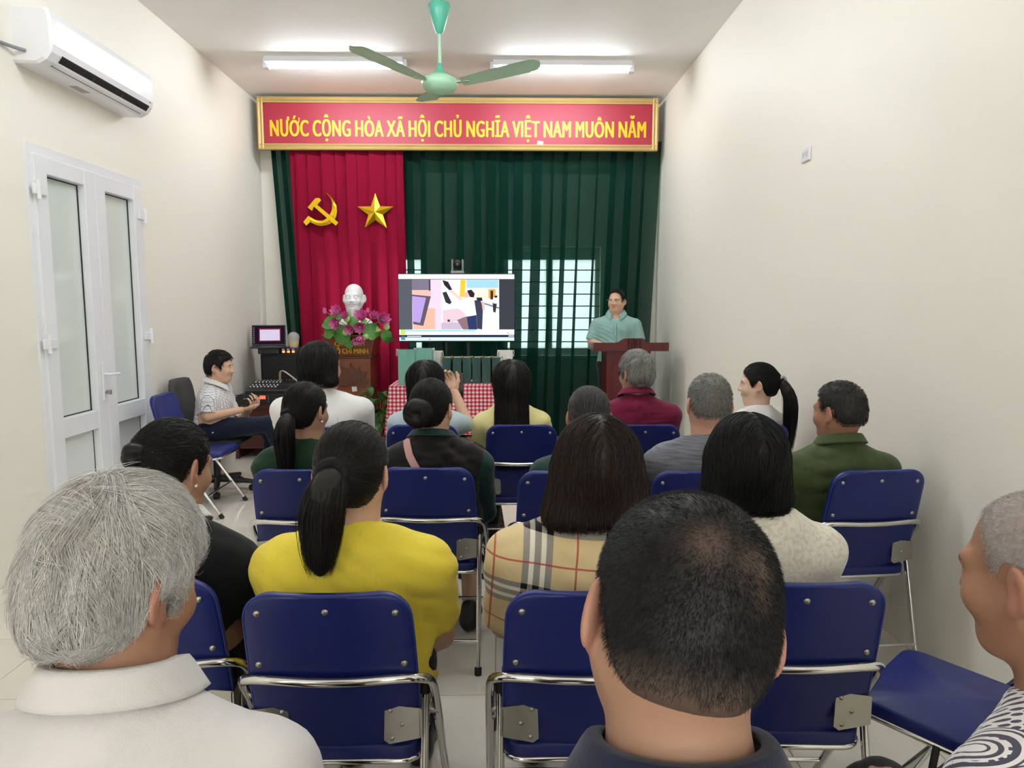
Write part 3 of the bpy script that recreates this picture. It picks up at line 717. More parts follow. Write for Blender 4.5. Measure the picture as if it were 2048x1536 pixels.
def hair_mat():
    t = NT('hair'); at = t.new('ShaderNodeAttribute', attribute_name='Col'); n = t.noise(t.coord(), 120, 2)
    x = t.new('ShaderNodeMix', data_type='RGBA', blend_type='MULTIPLY'); x.inputs[0].default_value = .5; t.link(at.outputs[0], x.inputs[6]); t.link(n, x.inputs[7])
    t.base(x.outputs[2], .5, 0, .3); return t.m
M_SKIN = skin_mat(); M_HAIR = hair_mat()
def fabric(name, c, c2=None, rough=.85, fold=.5, scale=7, weave=500, pat=None):
    """cloth with soft creases; pat(t, coord, colour) may return a printed pattern colour"""
    t = NT(name); co = t.coord(); n = t.noise(co, 12, 3); a = srgb(c); b = srgb(c2) if c2 else tuple(v * .9 for v in a[:3]) + (1,)
    col = t.mix(n, a, b)
    if pat: col = pat(t, co, col)
    t.base(col, rough, 0, .2)
    t.p.inputs['Sheen Weight'].default_value = .15
    wv = t.noise(t.map(co, (1.0, 1.0, .55)), scale, 4, .6); fine = t.noise(co, weave, 1)
    t.bump(t.math('ADD', wv, t.math('MULTIPLY', fine, .06)), fold, .022); return t.m
# ------------------------------------------------------------------ heads, hair, hands, bodies
SK = dict(tan=srgb('aa8570')[:3], light=srgb('d9b094')[:3], pale=srgb('e3bfa8')[:3], brown=srgb('a17860')[:3], pink=srgb('cfa08b')[:3])
BLACK = (.0095, .0085, .0085); DKBR = (.030, .018, .013); GREY = (.36, .35, .33); SILV = (.52, .50, .47); MIX = (.16, .155, .15)
class Frame:
    """local head frame -> person frame"""
    def __init__(s, c, R, sc=1.0): s.c = np.array(c, float); s.R = np.array(R); s.s = sc
    def __call__(s, p): return s.c + s.s * (s.R @ np.array(p, float))
    def inv(s, P): return ((P - s.c) @ s.R) / s.s
def head_sdf(F, neck_base, neck_r=.056, face=True, ears=True, jaw=1.0):
    q = Sdf(); R = F.R; z = F.s
    E = lambda c, r, rr=None, op='u', k=.02: q.ell(F(c), np.array(r) * z, R if rr is None else R @ rr, op, k * z)
    Cp = lambda a, b, ra, rb, op='u', k=.02: q.cap(F(a), F(b), ra * z, rb * z, op, k * z)
    E((0, -.014, .034), (.075, .095, .083)); E((0, -.042, -.012), (.062, .062, .060), k=.03)
    E((0, .028, -.030), (.061 * jaw, .062, .082), k=.03); E((0, .062, -.090), (.026, .022, .022), k=.035)
    for s in (-1, 1): Cp((s * .056 * jaw, -.004, -.045), (s * .026, .050, -.094), .020, .017, k=.035)
    if face:
        Cp((-.040, .074, .022), (.040, .074, .022), .012, .012, k=.02)
        for s in (-1, 1):
            E((s * .032, .099, .004), (.017, .016, .012), op='s', k=.014); E((s * .031, .0755, .003), (.0135, .0135, .0125), k=.004)
            E((s * .041, .062, -.030), (.022, .022, .022), k=.03)
        Cp((0, .088, .008), (0, .103, -.026), .0075, .0115, k=.015)
        for s in (-1, 1): E((s * .0125, .092, -.029), (.0085, .011, .008), k=.01)
        E((0, .086, -.052), (.023, .012, .0062), k=.007); E((0, .085, -.0625), (.020, .012, .0068), k=.007); E((0, .100, -.0573), (.024, .010, .0016), op='s', k=.004)
    if ears:
        for s in (-1, 1):
            rr = rotm(0, 0, s * 30) @ rotm(-10, 0, 0)
            E((s * .086, -.016, -.004), (.0080, .021, .034), rr, k=.008); E((s * .094, -.008, .0), (.007, .013, .022), rr, 's', .006); E((s * .080, -.004, -.030), (.007, .011, .012), rr, k=.01)
    nb = np.array(neck_base, float); q.cap(F((0, -.022, -.045)), nb, neck_r * z, neck_r * z * 1.06, k=.035 * z); q.cap(nb, nb + (0, 0, -.06), neck_r * z * 1.1, neck_r * z * 1.3, k=.03)
    return q
def face_colors(F, V, skin, lips=(.42, .14, .12), brow=BLACK, ear_pink=True, stubble=None):
    L = F.inv(V); c = np.tile(np.array(skin, float), (len(V), 1)); x, y, z = np.abs(L[:, 0]), L[:, 1], L[:, 2]
    def mixm(w, col):
        nonlocal c; w = np.clip(w, 0, 1)[:, None]; c = c * (1 - w) + np.array(col) * w
    if ear_pink: mixm(np.clip((x - .076) / .006, 0, 1) * np.exp(-((y + .014) / .03) ** 2 - ((z + .004) / .04) ** 2) * .5, (.55, .22, .17))
    mixm(np.clip(1 - np.hypot((x - .042) / .025, (z + .025) / .02), 0, 1) * (y > .04) * .3, (.55, .25, .2))
    mixm(((x < .0225) & (y > .072) & (np.abs(z + .0573) < .0125 * (1 - (x / .024) ** 2) ** .5 if False else (y > .072) & (np.hypot(x / .0235, (z + .0573) / .0115) < 1))) * .5, lips)
    mixm((np.hypot((x - .032) / .021, (z - .024 + .06 * (x - .032) ** 2 / .02) / .0048) < 1) * (y > .05) * .85, brow)
    ey = (np.hypot((x - .031) / .0125, (z - .003) / .0062) < 1) & (y > .07); mixm(ey * .9, (.62, .60, .57)); mixm((np.hypot(x - .031, z - .003) < .0058) * (y > .07), (.02, .012, .01))
    mixm(((np.hypot((x - .031) / .015, (z - .0095) / .0022) < 1) & (y > .06)) * .8, (.03, .02, .015))
    if stubble is not None: mixm(stubble(L), (.05, .045, .04))
    return c
# lower edge of the hair, as height over the head's front-back position
HL = dict(
    male=[(-.14, -.062), (-.05, -.060), (-.034, -.03), (-.028, .012), (.008, .022), (.012, -.012), (.034, -.012), (.038, .045), (.066, .068), (.085, .09), (.12, .1)],
    high=[(-.14, -.045), (-.06, -.045), (-.036, -.02), (-.028, .022), (.010, .030), (.016, .01), (.030, .015), (.034, .055), (.05, .082), (.07, .10), (.12, .12)],
    female=[(-.14, -.075), (-.045, -.070), (-.034, -.03), (-.03, .004), (.012, .016), (.016, -.03), (.030, -.03), (.042, .03), (.070, .072), (.09, .092), (.12, .1)],
    receding=[(-.14, -.062), (-.05, -.060), (-.034, -.03), (-.028, .012), (.008, .022), (.012, -.005), (.030, -.005), (.034, .05), (.05, .088), (.066, .105), (.12, .13)],
    cover=[(-.14, -.09), (-.04, -.088), (.018, -.060), (.034, -.03), (.046, .04), (.072, .072), (.09, .09), (.12, .1)])
def hair_cap(F, line, t=.010, top=.0, edge=.006):
    q = Sdf(); z = F.s; E = lambda c, r, op='u', k=.02: q.ell(F(c), np.array(r) * z, F.R, op, k * z)
    E((0, -.014, .034 + top / 2), (.075 + t, .095 + t, .083 + t + top / 2)); E((0, -.045, -.014), (.063 + t, .061 + t, .062 + t), k=.03)
    pts = np.array(HL[line]); c = F.c
    def cut(P):
        L = F.inv(P); return (np.interp(L[..., 1], pts[:, 0], pts[:, 1]) - L[..., 2]) * .75 * z
    q.fun(cut, c - .2, c + .2, 'i', edge * z); return q
def comb(q, F, n, k, step, flow, rad, col, lift=.0, off=.002, grav=.0, wild=.15, where=None, jit=.18, hseed=.005, clump=0):
    """grow n strands of k points over surface q following flow(L) given in head space"""
    V, Fa = q.mesh(.008 * F.s); idx = RNG.integers(0, len(V), n * 3); P = V[idx] + RNG.normal(0, hseed * F.s, (n * 3, 3))
    if where is not None: P = P[where(F.inv(P))]
    P = P[:n]; n = len(P); out = [P.copy()]; o = RNG.uniform(-.001, 1, n) * off * F.s; st = step * F.s * RNG.uniform(.6, 1.2, (n, 1)); wd = RNG.normal(0, wild, (n, 3)); cj = np.zeros((n, 1)); up = np.linspace(0, 1, k)
    if clump:       # neighbouring hairs share a direction and a shade
        m = max(2, n // clump); ci = RNG.integers(0, n, m); near_ = np.concatenate([((P[a:a + 1500, None] - P[ci][None]) ** 2).sum(-1).argmin(1) for a in range(0, n, 1500)])
        wd = RNG.normal(0, wild * 1.6, (m, 3))[near_] + wd * .35; o = o * .4 + (RNG.uniform(0, 1, m) * off * F.s)[near_]; cj = RNG.normal(0, .14, (m, 1))[near_]
    for j in range(k - 1):
        N = q.normal(P); d = q(P); P = P - N * (d - o)[:, None]; out[-1] = P.copy() if j == 0 else out[-1]
        f = (flow(F.inv(P)) @ F.R.T) + wd; f = f - N * (f * N).sum(-1, keepdims=True) * .92
        f /= np.linalg.norm(f, axis=-1, keepdims=True) + 1e-9; f = f + N * lift * (1 + up[j]); f[:, 2] -= grav; o = o + lift * st[:, 0] * .8
        P = P + f * st; out.append(P.copy())
    return strands(np.stack(out, 1), rad * F.s * RNG.uniform(.7, 1.2, n), np.asarray(col) * (1 + cj), jit)
def from_whorl(w=(0.0, -.085, .085), g=.4):
    w = np.array(w)
    def f(L):
        d = L - w; d = d / (np.linalg.norm(d, axis=-1, keepdims=True) + 1e-6); d = d + np.array((0, 0, -g)); return d
    return f
def down_from_part(part=0.0, g=1.0):
    def f(L):
        x = L[:, 0] - part; w = np.clip((L[:, 2] - .03) / .06, 0, 1); return np.stack([np.sign(x) * np.clip(.9 - np.abs(x) * 9, .05, 1) * w + .12 * x / .08 * (1 - w), -.25 + 0 * x, -g + 0 * x], 1)
    return f
def to_point(p):
    p = np.array(p)
    def f(L): d = p - L; return d / (np.linalg.norm(d, axis=-1, keepdims=True) + 1e-6)
    return f
def sdf_part(q, h, col, wob=.0):
    v, f = q.mesh(h); c = np.tile(np.array(col, float), (len(v), 1)); return v, [f], c
def tuft(path, radii, n, rad, col, k=9, F=None, jit=.2, frizz=.004):
    """a lock of n strands running along a path (ponytail)"""
    C = np.array(smooth_path(path, 6)); s = np.linspace(0, 1, len(C)); t = np.linspace(0, 1, k)
    ctr = np.stack([np.interp(t, s, C[:, i]) for i in range(3)], 1); rr = np.interp(t, np.linspace(0, 1, len(radii)), radii)
    th = RNG.uniform(0, 2 * PI, n); ra = np.sqrt(RNG.uniform(.15, 1, n)); off = np.stack([np.cos(th) * ra, np.sin(th) * ra * .75, 0 * th], 1)
    P = ctr[None] + off[:, None] * rr[None, :, None] + np.cumsum(RNG.normal(0, frizz, (n, k, 3)), 1) * .35; ln = RNG.uniform(.8, 1.04, n)[:, None, None]
    P = P[:, :1] + (P - P[:, :1]) * ln; return strands(P, rad * RNG.uniform(.7, 1.2, n), col, jit)
def hand_sdf(wr, R, side, curl=.5, sc=1.0, thumb=.5):
    """wrist point, R: columns = across (thumb side handled by side), forward (fingers), up (back of hand)"""
    q = Sdf(); T = lambda p: np.array(wr) + sc * (R @ np.array((p[0] * side, p[1], p[2])))
    q.cap(T((0, -.01, 0)), T((0, .03, 0)), .025 * sc, .028 * sc, k=.02, flat=(R[:, 2], .62)); q.cap(T((-.018, .035, 0)), T((-.024, .085, 0)), .020 * sc, .017 * sc, k=.02, flat=(R[:, 2], .7)); q.cap(T((.014, .03, 0)), T((.022, .082, 0)), .020 * sc, .017 * sc, k=.02, flat=(R[:, 2], .7))
    for i, (x, ln, sp) in enumerate(((-.030, .040, -.10), (-.011, .050, -.03), (.009, .046, .04), (.028, .036, .12))):
        p = np.array((x, .088 - abs(i - 1.3) * .004, .002)); a = -curl * .5; r = .0086
        for j, l in enumerate((ln, ln * .62, ln * .5)):
            d = np.array((sp * math.cos(a), math.cos(a), math.sin(a))); e = p + d * l; q.cap(T(p), T(e), r * sc, (r - .0008) * sc, k=.006); p = e; r -= .0008; a -= curl * (.95 if j == 0 else .7)
    p = np.array((-.026, .018, -.006)); a = .75
    for l, r in ((.040, .0125), (.032, .0105), (.026, .0092)):
        d = np.array((-math.sin(a), math.cos(a), -.35 * thumb)); e = p + d * l / np.linalg.norm(d); q.cap(T(p), T(e), r * sc, (r - .001) * sc, k=.01); p = e; a -= .35 * thumb * 2
    return q
def basis(fwd, up):
    f = np.array(fwd, float); f /= np.linalg.norm(f); u = np.array(up, float); u = u - f * (u @ f); u /= np.linalg.norm(u); return np.stack([np.cross(f, u), f, u], 1)
OUTER = [None]
def wrinkle(V, N, amp):
    """cloth folds: sparse soft ridges running mostly slantwise"""
    d = np.zeros(len(V)); rg = np.random.default_rng(int(abs(V[0, 0]) * 1e5) % 9973)
    for i in range(9):
        k = rg.normal(size=3) * (14, 10, 26); k *= rg.uniform(.8, 2.2); c = V[rg.integers(0, len(V))]; w = np.exp(-((V - c) ** 2).sum(1) / (2 * rg.uniform(.06, .14) ** 2))
        d += w * np.abs(np.sin((V @ k) + rg.uniform(0, 6) + .8 * np.sin(V @ rg.normal(size=3) * 9))) ** 1.0 * amp * rg.uniform(.6, 1.6)
    return V + N * (d - amp * .8)[:, None]
def person(name, pos, rz, top, label, skin='tan', sh=.19, lean=0.0, head=(0, 0, 0), hshift=(0, 0), hs=1.0, girth=1.0, sleeve=.55, shirt=None, pants=None, hair=None, hl=.006,
           arms=None, hands=((.10, .30, .60), (-.10, .30, .60)), legs=True, neck=.056, stand=False, shoe='1a1a1c', seat=.455, bh=.012, collar=None, curl=.6, palms=((0, 0, 1), (0, 0, 1)), knees=None, group='people in the room', face=True,
           untuck=.0, stubble=None, fine_hands=.0055, belly=0.0, vest=None, extra=None, jaw=1.0, cut=.0, cross=False, glasses=None, wr_amp=.007, headpart=None, feet=None, shoulders_dz=0.0):
    """a figure facing local +y; pos = floor point under the hips; top = height of the crown"""
    s = 1.0; hipz = seat + .085 if not stand else .88
    rx, ry, rzh = head
    hc = np.array((hshift[0], hshift[1] + lean * .40, top - .117 * hs - hl))
    F = Frame(hc, rotm(rx, ry, rzh), hs)
    shz = (top - (.288 if not stand else .283) * (.5 + .5 * hs)) + shoulders_dz; ly = lambda z: lean * np.clip((z - hipz) / (shz - hipz + 1e-6), 0, 1.2) * .34
    nb = np.array((hshift[0] * .45, ly(shz) + hshift[1] * .4 - .012, shz + .035))
    root = None
    # --- torso and limbs
    def torso(q, inf=0.0, low=True):
        g = girth; H = shz - hipz
        q.ell((0, .0, hipz + .01), (.165 * g + inf, .125 * g + inf, .115 + inf), k=.05)
        q.ell((0, ly(hipz + .25 * H) + belly * .4, hipz + .28 * H), (.148 * g + inf, (.112 + belly) * g + inf, .22 * H + .03 + inf), k=.08)
        q.ell((0, ly(hipz + .65 * H) - .006, hipz + .66 * H), (sh * .86 * (.6 + .4 * g) + inf, .112 * g + inf, .34 * H + inf), rotm(-lean * 20, 0, 0), k=.09)
        [q.cap((sd * .05, ly(shz) - .014, shz - .028), (sd * (sh - .035), ly(shz) - .010, shz - .082), .046 + inf, .050 + inf, k=.06) for sd in (-1, 1)]
        q.cap((0, ly(shz) - .018, shz - .03), tuple(nb + (0, 0, .012)), .075 + inf, .060 + inf * .4, k=.05)
    AR = []
    for i, sd in enumerate((1, -1)):
        shp = np.array((sd * sh, ly(shz) - .008, shz - .088)); wr = np.array(hands[i], float)
        if arms and arms[i] is not None: el = np.array(arms[i], float)
        else:
            d = wr - shp; L1, L2 = .27 * hs, .235 * hs; D = min(np.linalg.norm(d), L1 + L2 - .005); u = d / np.linalg.norm(d); a = (L1 * L1 - L2 * L2 + D * D) / (2 * D); hgt = math.sqrt(max(L1 * L1 - a * a, 0))
            pl = np.array((sd * .55, -.5, -.75)); pl = pl - u * (pl @ u); pl /= np.linalg.norm(pl); el = shp + u * a + pl * hgt; wr = shp + u * D
        AR.append((shp, el, wr))
    LG = []
    for i, sd in enumerate((1, -1)):
        hip = np.array((sd * .088, .02, hipz - .005))
        if stand: kn = np.array((sd * .10, .02, .47)); an = np.array((sd * .11, -.01, .085))
        else: kn = np.array((sd * .115, .43, seat + .045)); an = np.array((sd * .115, .40, .085))
        if knees and knees[i] is not None: kn = np.array(knees[i], float)
        if feet and feet[i] is not None: an = np.array(feet[i], float)
        LG.append((hip, kn, an))
    b = Sdf(); torso(b)
    for shp, el, wr in AR: b.cap(shp, el, .047 * girth, .038, k=.04); b.cap(el, wr, .038, .026, k=.02)
    if legs:
        for hip, kn, an in LG: b.cap(hip, kn, .078 * girth, .052, k=.05); b.cap(kn, an, .052, .034, k=.03)
    skc = np.array(SK[skin]); parts = []
    v, f = b.mesh(bh); parts.append((v, [f], np.tile(skc, (len(v), 1))))
    hq = head_sdf(F, nb, neck, face=face, jaw=jaw); hh = .0045 if not hair or not hair.get('near') else .0034
    v, f = hq.mesh(hh); parts.append((v, [f], face_colors(F, v, skc, stubble=stubble)))
    for i, sd in enumerate((1, -1)):
        shp, el, wr = AR[i]; Rm = basis(wr - el, palms[i]); q = hand_sdf(wr, Rm, sd, curl, hs); v, f = q.mesh(fine_hands); parts.append((v, [f], np.tile(skc, (len(v), 1))))
    V, Fc, C = join_parts(parts); me = np_mesh(name, V, Fc, C, M_SKIN)
    root = bpy.data.objects.new(name, me); root.location = (pos[0], pos[1], 0); root.rotation_euler = (0, 0, math.radians(rz)); link(root); tag(root, label, 'person', group)
    def child(nm, q, h, m, fn=None):
        v, f = q.mesh(h)
        if nm in ('shirt', 'vest', 'trousers'): v = wrinkle(v, q.normal(v, .006), wr_amp)
        o = bpy.data.objects.new(nm, np_mesh(nm, v, [f], None, m)); return link(o, root)
    # --- shirt: torso plus sleeves, hems cut flat
    if shirt:
        q = Sdf(); torso(q, .016); hem = []
        for i, (shp, el, wr) in enumerate(AR):
            if sleeve <= 0: continue
            if sleeve <= 1: e = shp + (el - shp) * sleeve; q.cap(shp, e, .060 * (.5 + .5 * girth) , .060 * (.5 + .5 * girth), k=.05); hem.append((e, el - shp))
            else: e = el + (wr - el) * (sleeve - 1); q.cap(shp, el, .062, .052, k=.05); q.cap(el, e, .052, .044, k=.02); hem.append((e, wr - el))
        for e, d in hem:
            d = d / np.linalg.norm(d)
            def cutf(P, e=e, d=d): r = P - e; a = r @ d; return np.where(np.linalg.norm(r, axis=-1) < .14, a, -.2)
            q.fun(cutf, e - .2, e + .2, 'i', .004)
        zc = nb[2] - .006 if not cut else nb[2] - cut
        q.fun(lambda P: (P[..., 2] - zc) - .45 * (nb[1] - P[..., 1]), nb - .3, nb + .3, 'i', .006)
        if untuck: q.cap((-.05, -.03, hipz - .02), (.05, -.03, hipz - .02), .13 * girth, k=.05)
        child('shirt', q, bh * .9, shirt); outer = q
    if vest:
        q = Sdf(); torso(q, .026)
        for i, (shp, el, wr) in enumerate(AR):
            d = (el - shp) / np.linalg.norm(el - shp); sd = 1 if i == 0 else -1
            q.cap(shp + d * .02 + (sd * .03, 0, 0), shp + d * .25 + (sd * .05, 0, 0), .075, .075, 's', .01)
        q.fun(lambda P: (P[..., 2] - nb[2] + .005) - .45 * (nb[1] - P[..., 1]), nb - .3, nb + .3, 'i', .006); child('vest', q, bh * .9, vest); outer = q
    if pants and legs:
        q = Sdf(); q.ell((0, 0, hipz), (.178 * girth, .138 * girth, .115), k=.04)
        for hip, kn, an in LG:
            q.cap(hip, kn, .093 * girth, .066, k=.05); q.cap(kn, an + (0, 0, .035), .066, .050, k=.03)
        if not stand: q.fun(lambda P: (seat - .004) - P[..., 2] - 10 * np.maximum(P[..., 1] - .20, 0), (-1, -1, -1), (1, 1, 1), 'i', .01)
        child('trousers', q, bh, pants)
    if legs:
        for i, (hip, kn, an) in enumerate(LG):
            q = Sdf(); fz = an[2] - .085; dr_ = np.array((an[0], an[1], 0)) - np.array((kn[0], kn[1] - .25, 0)) if not stand else np.array((0, 1.0, 0)); dr_ = np.array((.08 * (1 if i == 0 else -1), 1, 0)) if not cross else (dr_ / (np.linalg.norm(dr_) + 1e-6))
            c0 = np.array((an[0], an[1], fz)); q.cap(c0 + dr_ * -.03 + (0, 0, .045), c0 + dr_ * .13 + (0, 0, .032), .042, .034, k=.03); q.cap(c0 + dr_ * .13 + (0, 0, .032), c0 + dr_ * .19 + (0, 0, .026), .036, .026, k=.03); q.cap(c0 + dr_ * -.02 + (0, 0, .06), c0 + (0, 0, .10), .042, .040, k=.02)
            q.fun(lambda P, fz=fz: fz + .002 - P[..., 2], c0 - .4, c0 + .4, 'i', .004); child('shoe', q, .008, mat('shoe_' + shoe, shoe, .5))
    if collar:
        cm, cw, co_ = collar; b_ = MB(); n = 28; r = neck * hs
        def cf(u, v):
            a = PI / 2 + .25 + co_ + (2 * PI - .5 - 2 * co_) * u; rr = r * 1.04 + .006 + .036 * v; zz = nb[2] + (.028 * hs if v < .4 else .028 * hs - (v - .4) / .6 * cw * (1 + .55 * max(0, math.sin(a)) ** 3)); return (nb[0] + rr * math.cos(a) * 1.10, nb[1] + .002 + rr * math.sin(a) * (1.04 if math.sin(a) < 0 else 1.18), zz + .30 * (nb[1] - (nb[1] + rr * math.sin(a))) * (1 if math.sin(a) < 0 else .9) - .030 * max(0, math.sin(a)) ** 2)
        b_.grid(cf, n, 8); o = b_.build('collar', cm, root, fix=False); md = o.modifiers.new('thick', 'SOLIDIFY'); md.thickness = .004; md.offset = 0
    if hair: add_hair(root, F, hair, hq)
    if glasses:
        g = MB(); zf = .006; pf = lambda x, y, z: F((x, y, z))
        for sd in (-1, 1):
            g.tube([pf(sd * .033 + .021 * math.cos(a), .096 - .006 * abs(math.cos(a)), zf - .002 + .015 * math.sin(a)) for a in np.linspace(0, 2 * PI, 17)[:-1]], .0012 * glasses[1], 6, closed=True)
            g.tube([pf(sd * .054, .090, zf + .006), pf(sd * .076, .075, zf + .008), pf(sd * .083, -.01, zf + .010), pf(sd * .082, -.03, zf - .008)], .0016 * glasses[1], 6)
        g.tube([pf(-.012, .097, zf + .004), pf(0, .101, zf + .007), pf(.012, .097, zf + .004)], .0013 * glasses[1], 6); g.build('glasses', glasses[0], root)
    OUTER[0] = outer if shirt else None
    if extra: extra(root, F, AR, nb, ly, shz, hipz)
    return root
def add_hair(root, F, h, hq):
    """build the hair child from a style description"""
    st = h['style']; col = np.array(h.get('col', BLACK), float); n = h.get('n', 700); rad = h.get('rad', .0016); near = h.get('near', False); hv = .006 if near else .0075
    parts = []; shell = col * h.get('shell', .75)
    if st == 'short':
        q = hair_cap(F, h.get('line', 'male'), h.get('t', .010), h.get('top', .006), h.get('edge', .006)); v, f = q.mesh(hv); L = F.inv(v); tw = 0
        for (wx, wy, wz, wr_, wa) in h.get('whorls', ()): tw = np.maximum(tw, wa * np.exp(-((L - (wx, wy, wz)) ** 2).sum(-1) / (2 * wr_ ** 2)))
        tw = np.broadcast_to(tw, len(v))[:, None]; parts.append((v, [f], shell * (1 - tw) + np.array(h.get('scalp', (.45, .27, .20))) * tw))
        def keep(L):
            w = 0
            for (wx, wy, wz, wr_, wa) in h.get('whorls', ()): w = np.maximum(w, wa * np.exp(-((L - (wx, wy, wz)) ** 2).sum(-1) / (2 * wr_ ** 2)))
            return RNG.uniform(0, 1, len(L)) > w * .8
        parts.append(comb(q, F, n, h.get('k', 5), h.get('step', .010), from_whorl(h.get('whorl', (0.01, -.085, .085)), h.get('g', .35)), rad, col, h.get('lift', .22), .003, wild=h.get('wild', .22), jit=h.get('jit', .22), where=keep, clump=h.get('clump', 0)))
    elif st == 'buzz':
        q = hair_cap(F, h.get('line', 'high'), h.get('t', .004), 0, .004); v, f = q.mesh(.0045); L = F.inv(v); sk_ = np.array(h.get('scalp', (.30, .19, .15)))
        def thin(L):     # 1 where the scalp shows: whorls and the clipped fade at the nape
            w = 0
            for (wx, wy, wz, wr_, wa) in h.get('whorls', ()): w = np.maximum(w, wa * np.exp(-((L - (wx, wy, wz)) ** 2).sum(-1) / (2 * wr_ ** 2)))
            return np.maximum(w, np.clip((h.get('fade', -.2) - L[..., 2]) / .045, 0, .75))
        tw = thin(L)[:, None]; parts.append((v, [f], shell * (1 - tw) + sk_ * tw))
        parts.append(comb(q, F, n, 3, h.get('step', .005), from_whorl(h.get('whorl', (0.0, -.07, .095)), .2), rad, col, h.get('lift', .9), .001, wild=.3, jit=.25, where=lambda L: (RNG.uniform(0, 1, len(L)) > thin(L) * .95) & (L[:, 2] > h.get('cutz', -.048))))
    elif st in ('long', 'bob'):
        ln = h.get('len', .30); wd = h.get('wd', .088); q = hair_cap(F, 'cover', h.get('t', .014), .004); z = F.s
        flare = h.get('flare', 1.0); b0 = F((0, -.03, .0)); dn = np.array((0, -.03, -1.0)); yo = h.get('yo', -.055)
        q.cap(F((-.03, yo + .015, .03)), F((0, yo, .03)) + (-.03 * flare, h.get('back', -.02), -ln), .062 * z, .050 * z * flare, k=.05, flat=((0, 1, 0), .75)); q.cap(F((.03, yo + .015, .03)), F((0, yo, .03)) + (.03 * flare, h.get('back', -.02), -ln), .062 * z, .050 * z * flare, k=.05, flat=((0, 1, 0), .75))
        if st == 'bob':
            for s in (-1, 1): q.cap(F((s * .068, -.01, .0)), F((s * .068, -.01, 0)) + (s * .016 * flare, -.012, -ln + .05), .034 * z, .038 * z, k=.04)
        lo = F((0, 0, .03))[2] - ln
        ed = h.get('hem', .0)
        q.fun(lambda P: lo + ed * np.sin(P[..., 0] * 90) - P[..., 2], F.c - 1, F.c + 1, 'i', .012); parts.append(sdf_part(q, hv + .001, shell))
        fl = down_from_part(h.get('part', .0)); parts.append(comb(q, F, n, h.get('k', 8), h.get('step', ln * .10), fl, rad, col, h.get('lift', .03), .004, wild=h.get('wild', .10), jit=.25))
    elif st in ('pony', 'bun'):
        tie = np.array(h.get('tie', (0, -.105, .0))); q = hair_cap(F, h.get('line', 'female'), h.get('t', .010), .004); q.ell(F(tie * (1, .92, 1)), .030 * F.s, k=.04); parts.append(sdf_part(q, hv, shell))
        parts.append(comb(q, F, n, 7, h.get('step', .018), to_point(tie), rad, col, .01, .003, wild=h.get('wild', .08), jit=.25))
        T = F(tie * (1, 1.2, 1))
        if st == 'pony':
            L = h.get('len', .22); pr = h.get('pr', .034); off = np.array(h.get('poff', (0, -.03, 0))); path = [T, T + (off[0] * .4, -.030 + off[1] * .6, -.25 * L), T + (off[0] * .8, off[1], -.62 * L), T + (off[0], off[1] * .7, -L)]
            qq = Sdf(); C = smooth_path(path, 3); rr = np.interp(np.linspace(0, 1, len(C)), [0, .12, .5, .85, 1], [.42 * pr, .66 * pr, .84 * pr, .68 * pr, .25 * pr])
            for i in range(len(C) - 1): qq.cap(C[i], C[i + 1], rr[i], rr[i + 1], k=.015, flat=((0, 1, 0), .7))
            parts.append(sdf_part(qq, hv, shell)); parts.append(tuft(path, [.62 * pr, 1.08 * pr, 1.16 * pr, 1.04 * pr, .62 * pr], h.get('pn', n // 2), rad, col, 10, jit=.4))
            b = MB().tube([T + (.022 * math.cos(a) * h.get('tiew', 1), -.004 + .004 * math.sin(2 * a), .020 * math.sin(a) * h.get('tiew', 1)) for a in np.linspace(0, 2 * PI, 15)[:-1]], .009 * h.get('tiew', 1), 8, closed=True); b.build('hair_tie', mat('tie_' + h.get('tiec', '111113'), h.get('tiec', '111113'), .9, bump=.6, bscale=300), root)
        else:
            qq = Sdf(); br = h.get('br', .045); bc = F(tie + (0, -.022, -.006)); parts2 = []
            for i in range(7):
                a = i * .9; qq.ell(bc + np.array((br * .45 * math.cos(a), -.008 * (i % 3), br * .45 * math.sin(a))), (br * .62, br * .55, br * .6), k=.006)
            parts.append(sdf_part(qq, .006, shell)); P0 = bc + np.zeros(3); m = n // 2; th = RNG.uniform(0, 2 * PI, m); rr = RNG.uniform(.3, 1.05, m) * br; K = 7; ths = th[:, None] + np.linspace(0, 1.6, K)[None]
            depth = np.sqrt(np.maximum(0, 1.1 - (rr / br) ** 2)) * br * .75; P = np.stack([bc[0] + rr[:, None] * np.cos(ths), bc[1] - depth[:, None] + 0 * ths, bc[2] + rr[:, None] * np.sin(ths)], -1); parts.append(strands(P, rad, col, .25))
    if h.get('fly'):   # loose flyaway hairs
        m = h['fly']; q2 = hair_cap(F, h.get('line', 'female'), h.get('t', .01) + .004); parts.append(comb(q2, F, m // 2, 5, .007, from_whorl(g=.2), rad * .5, col * 1.4, .4, .004, wild=.6))
    V, Fc, C = join_parts(parts); o = bpy.data.objects.new('hair', np_mesh('hair', V, Fc, C, M_HAIR)); link(o, root)
    return o
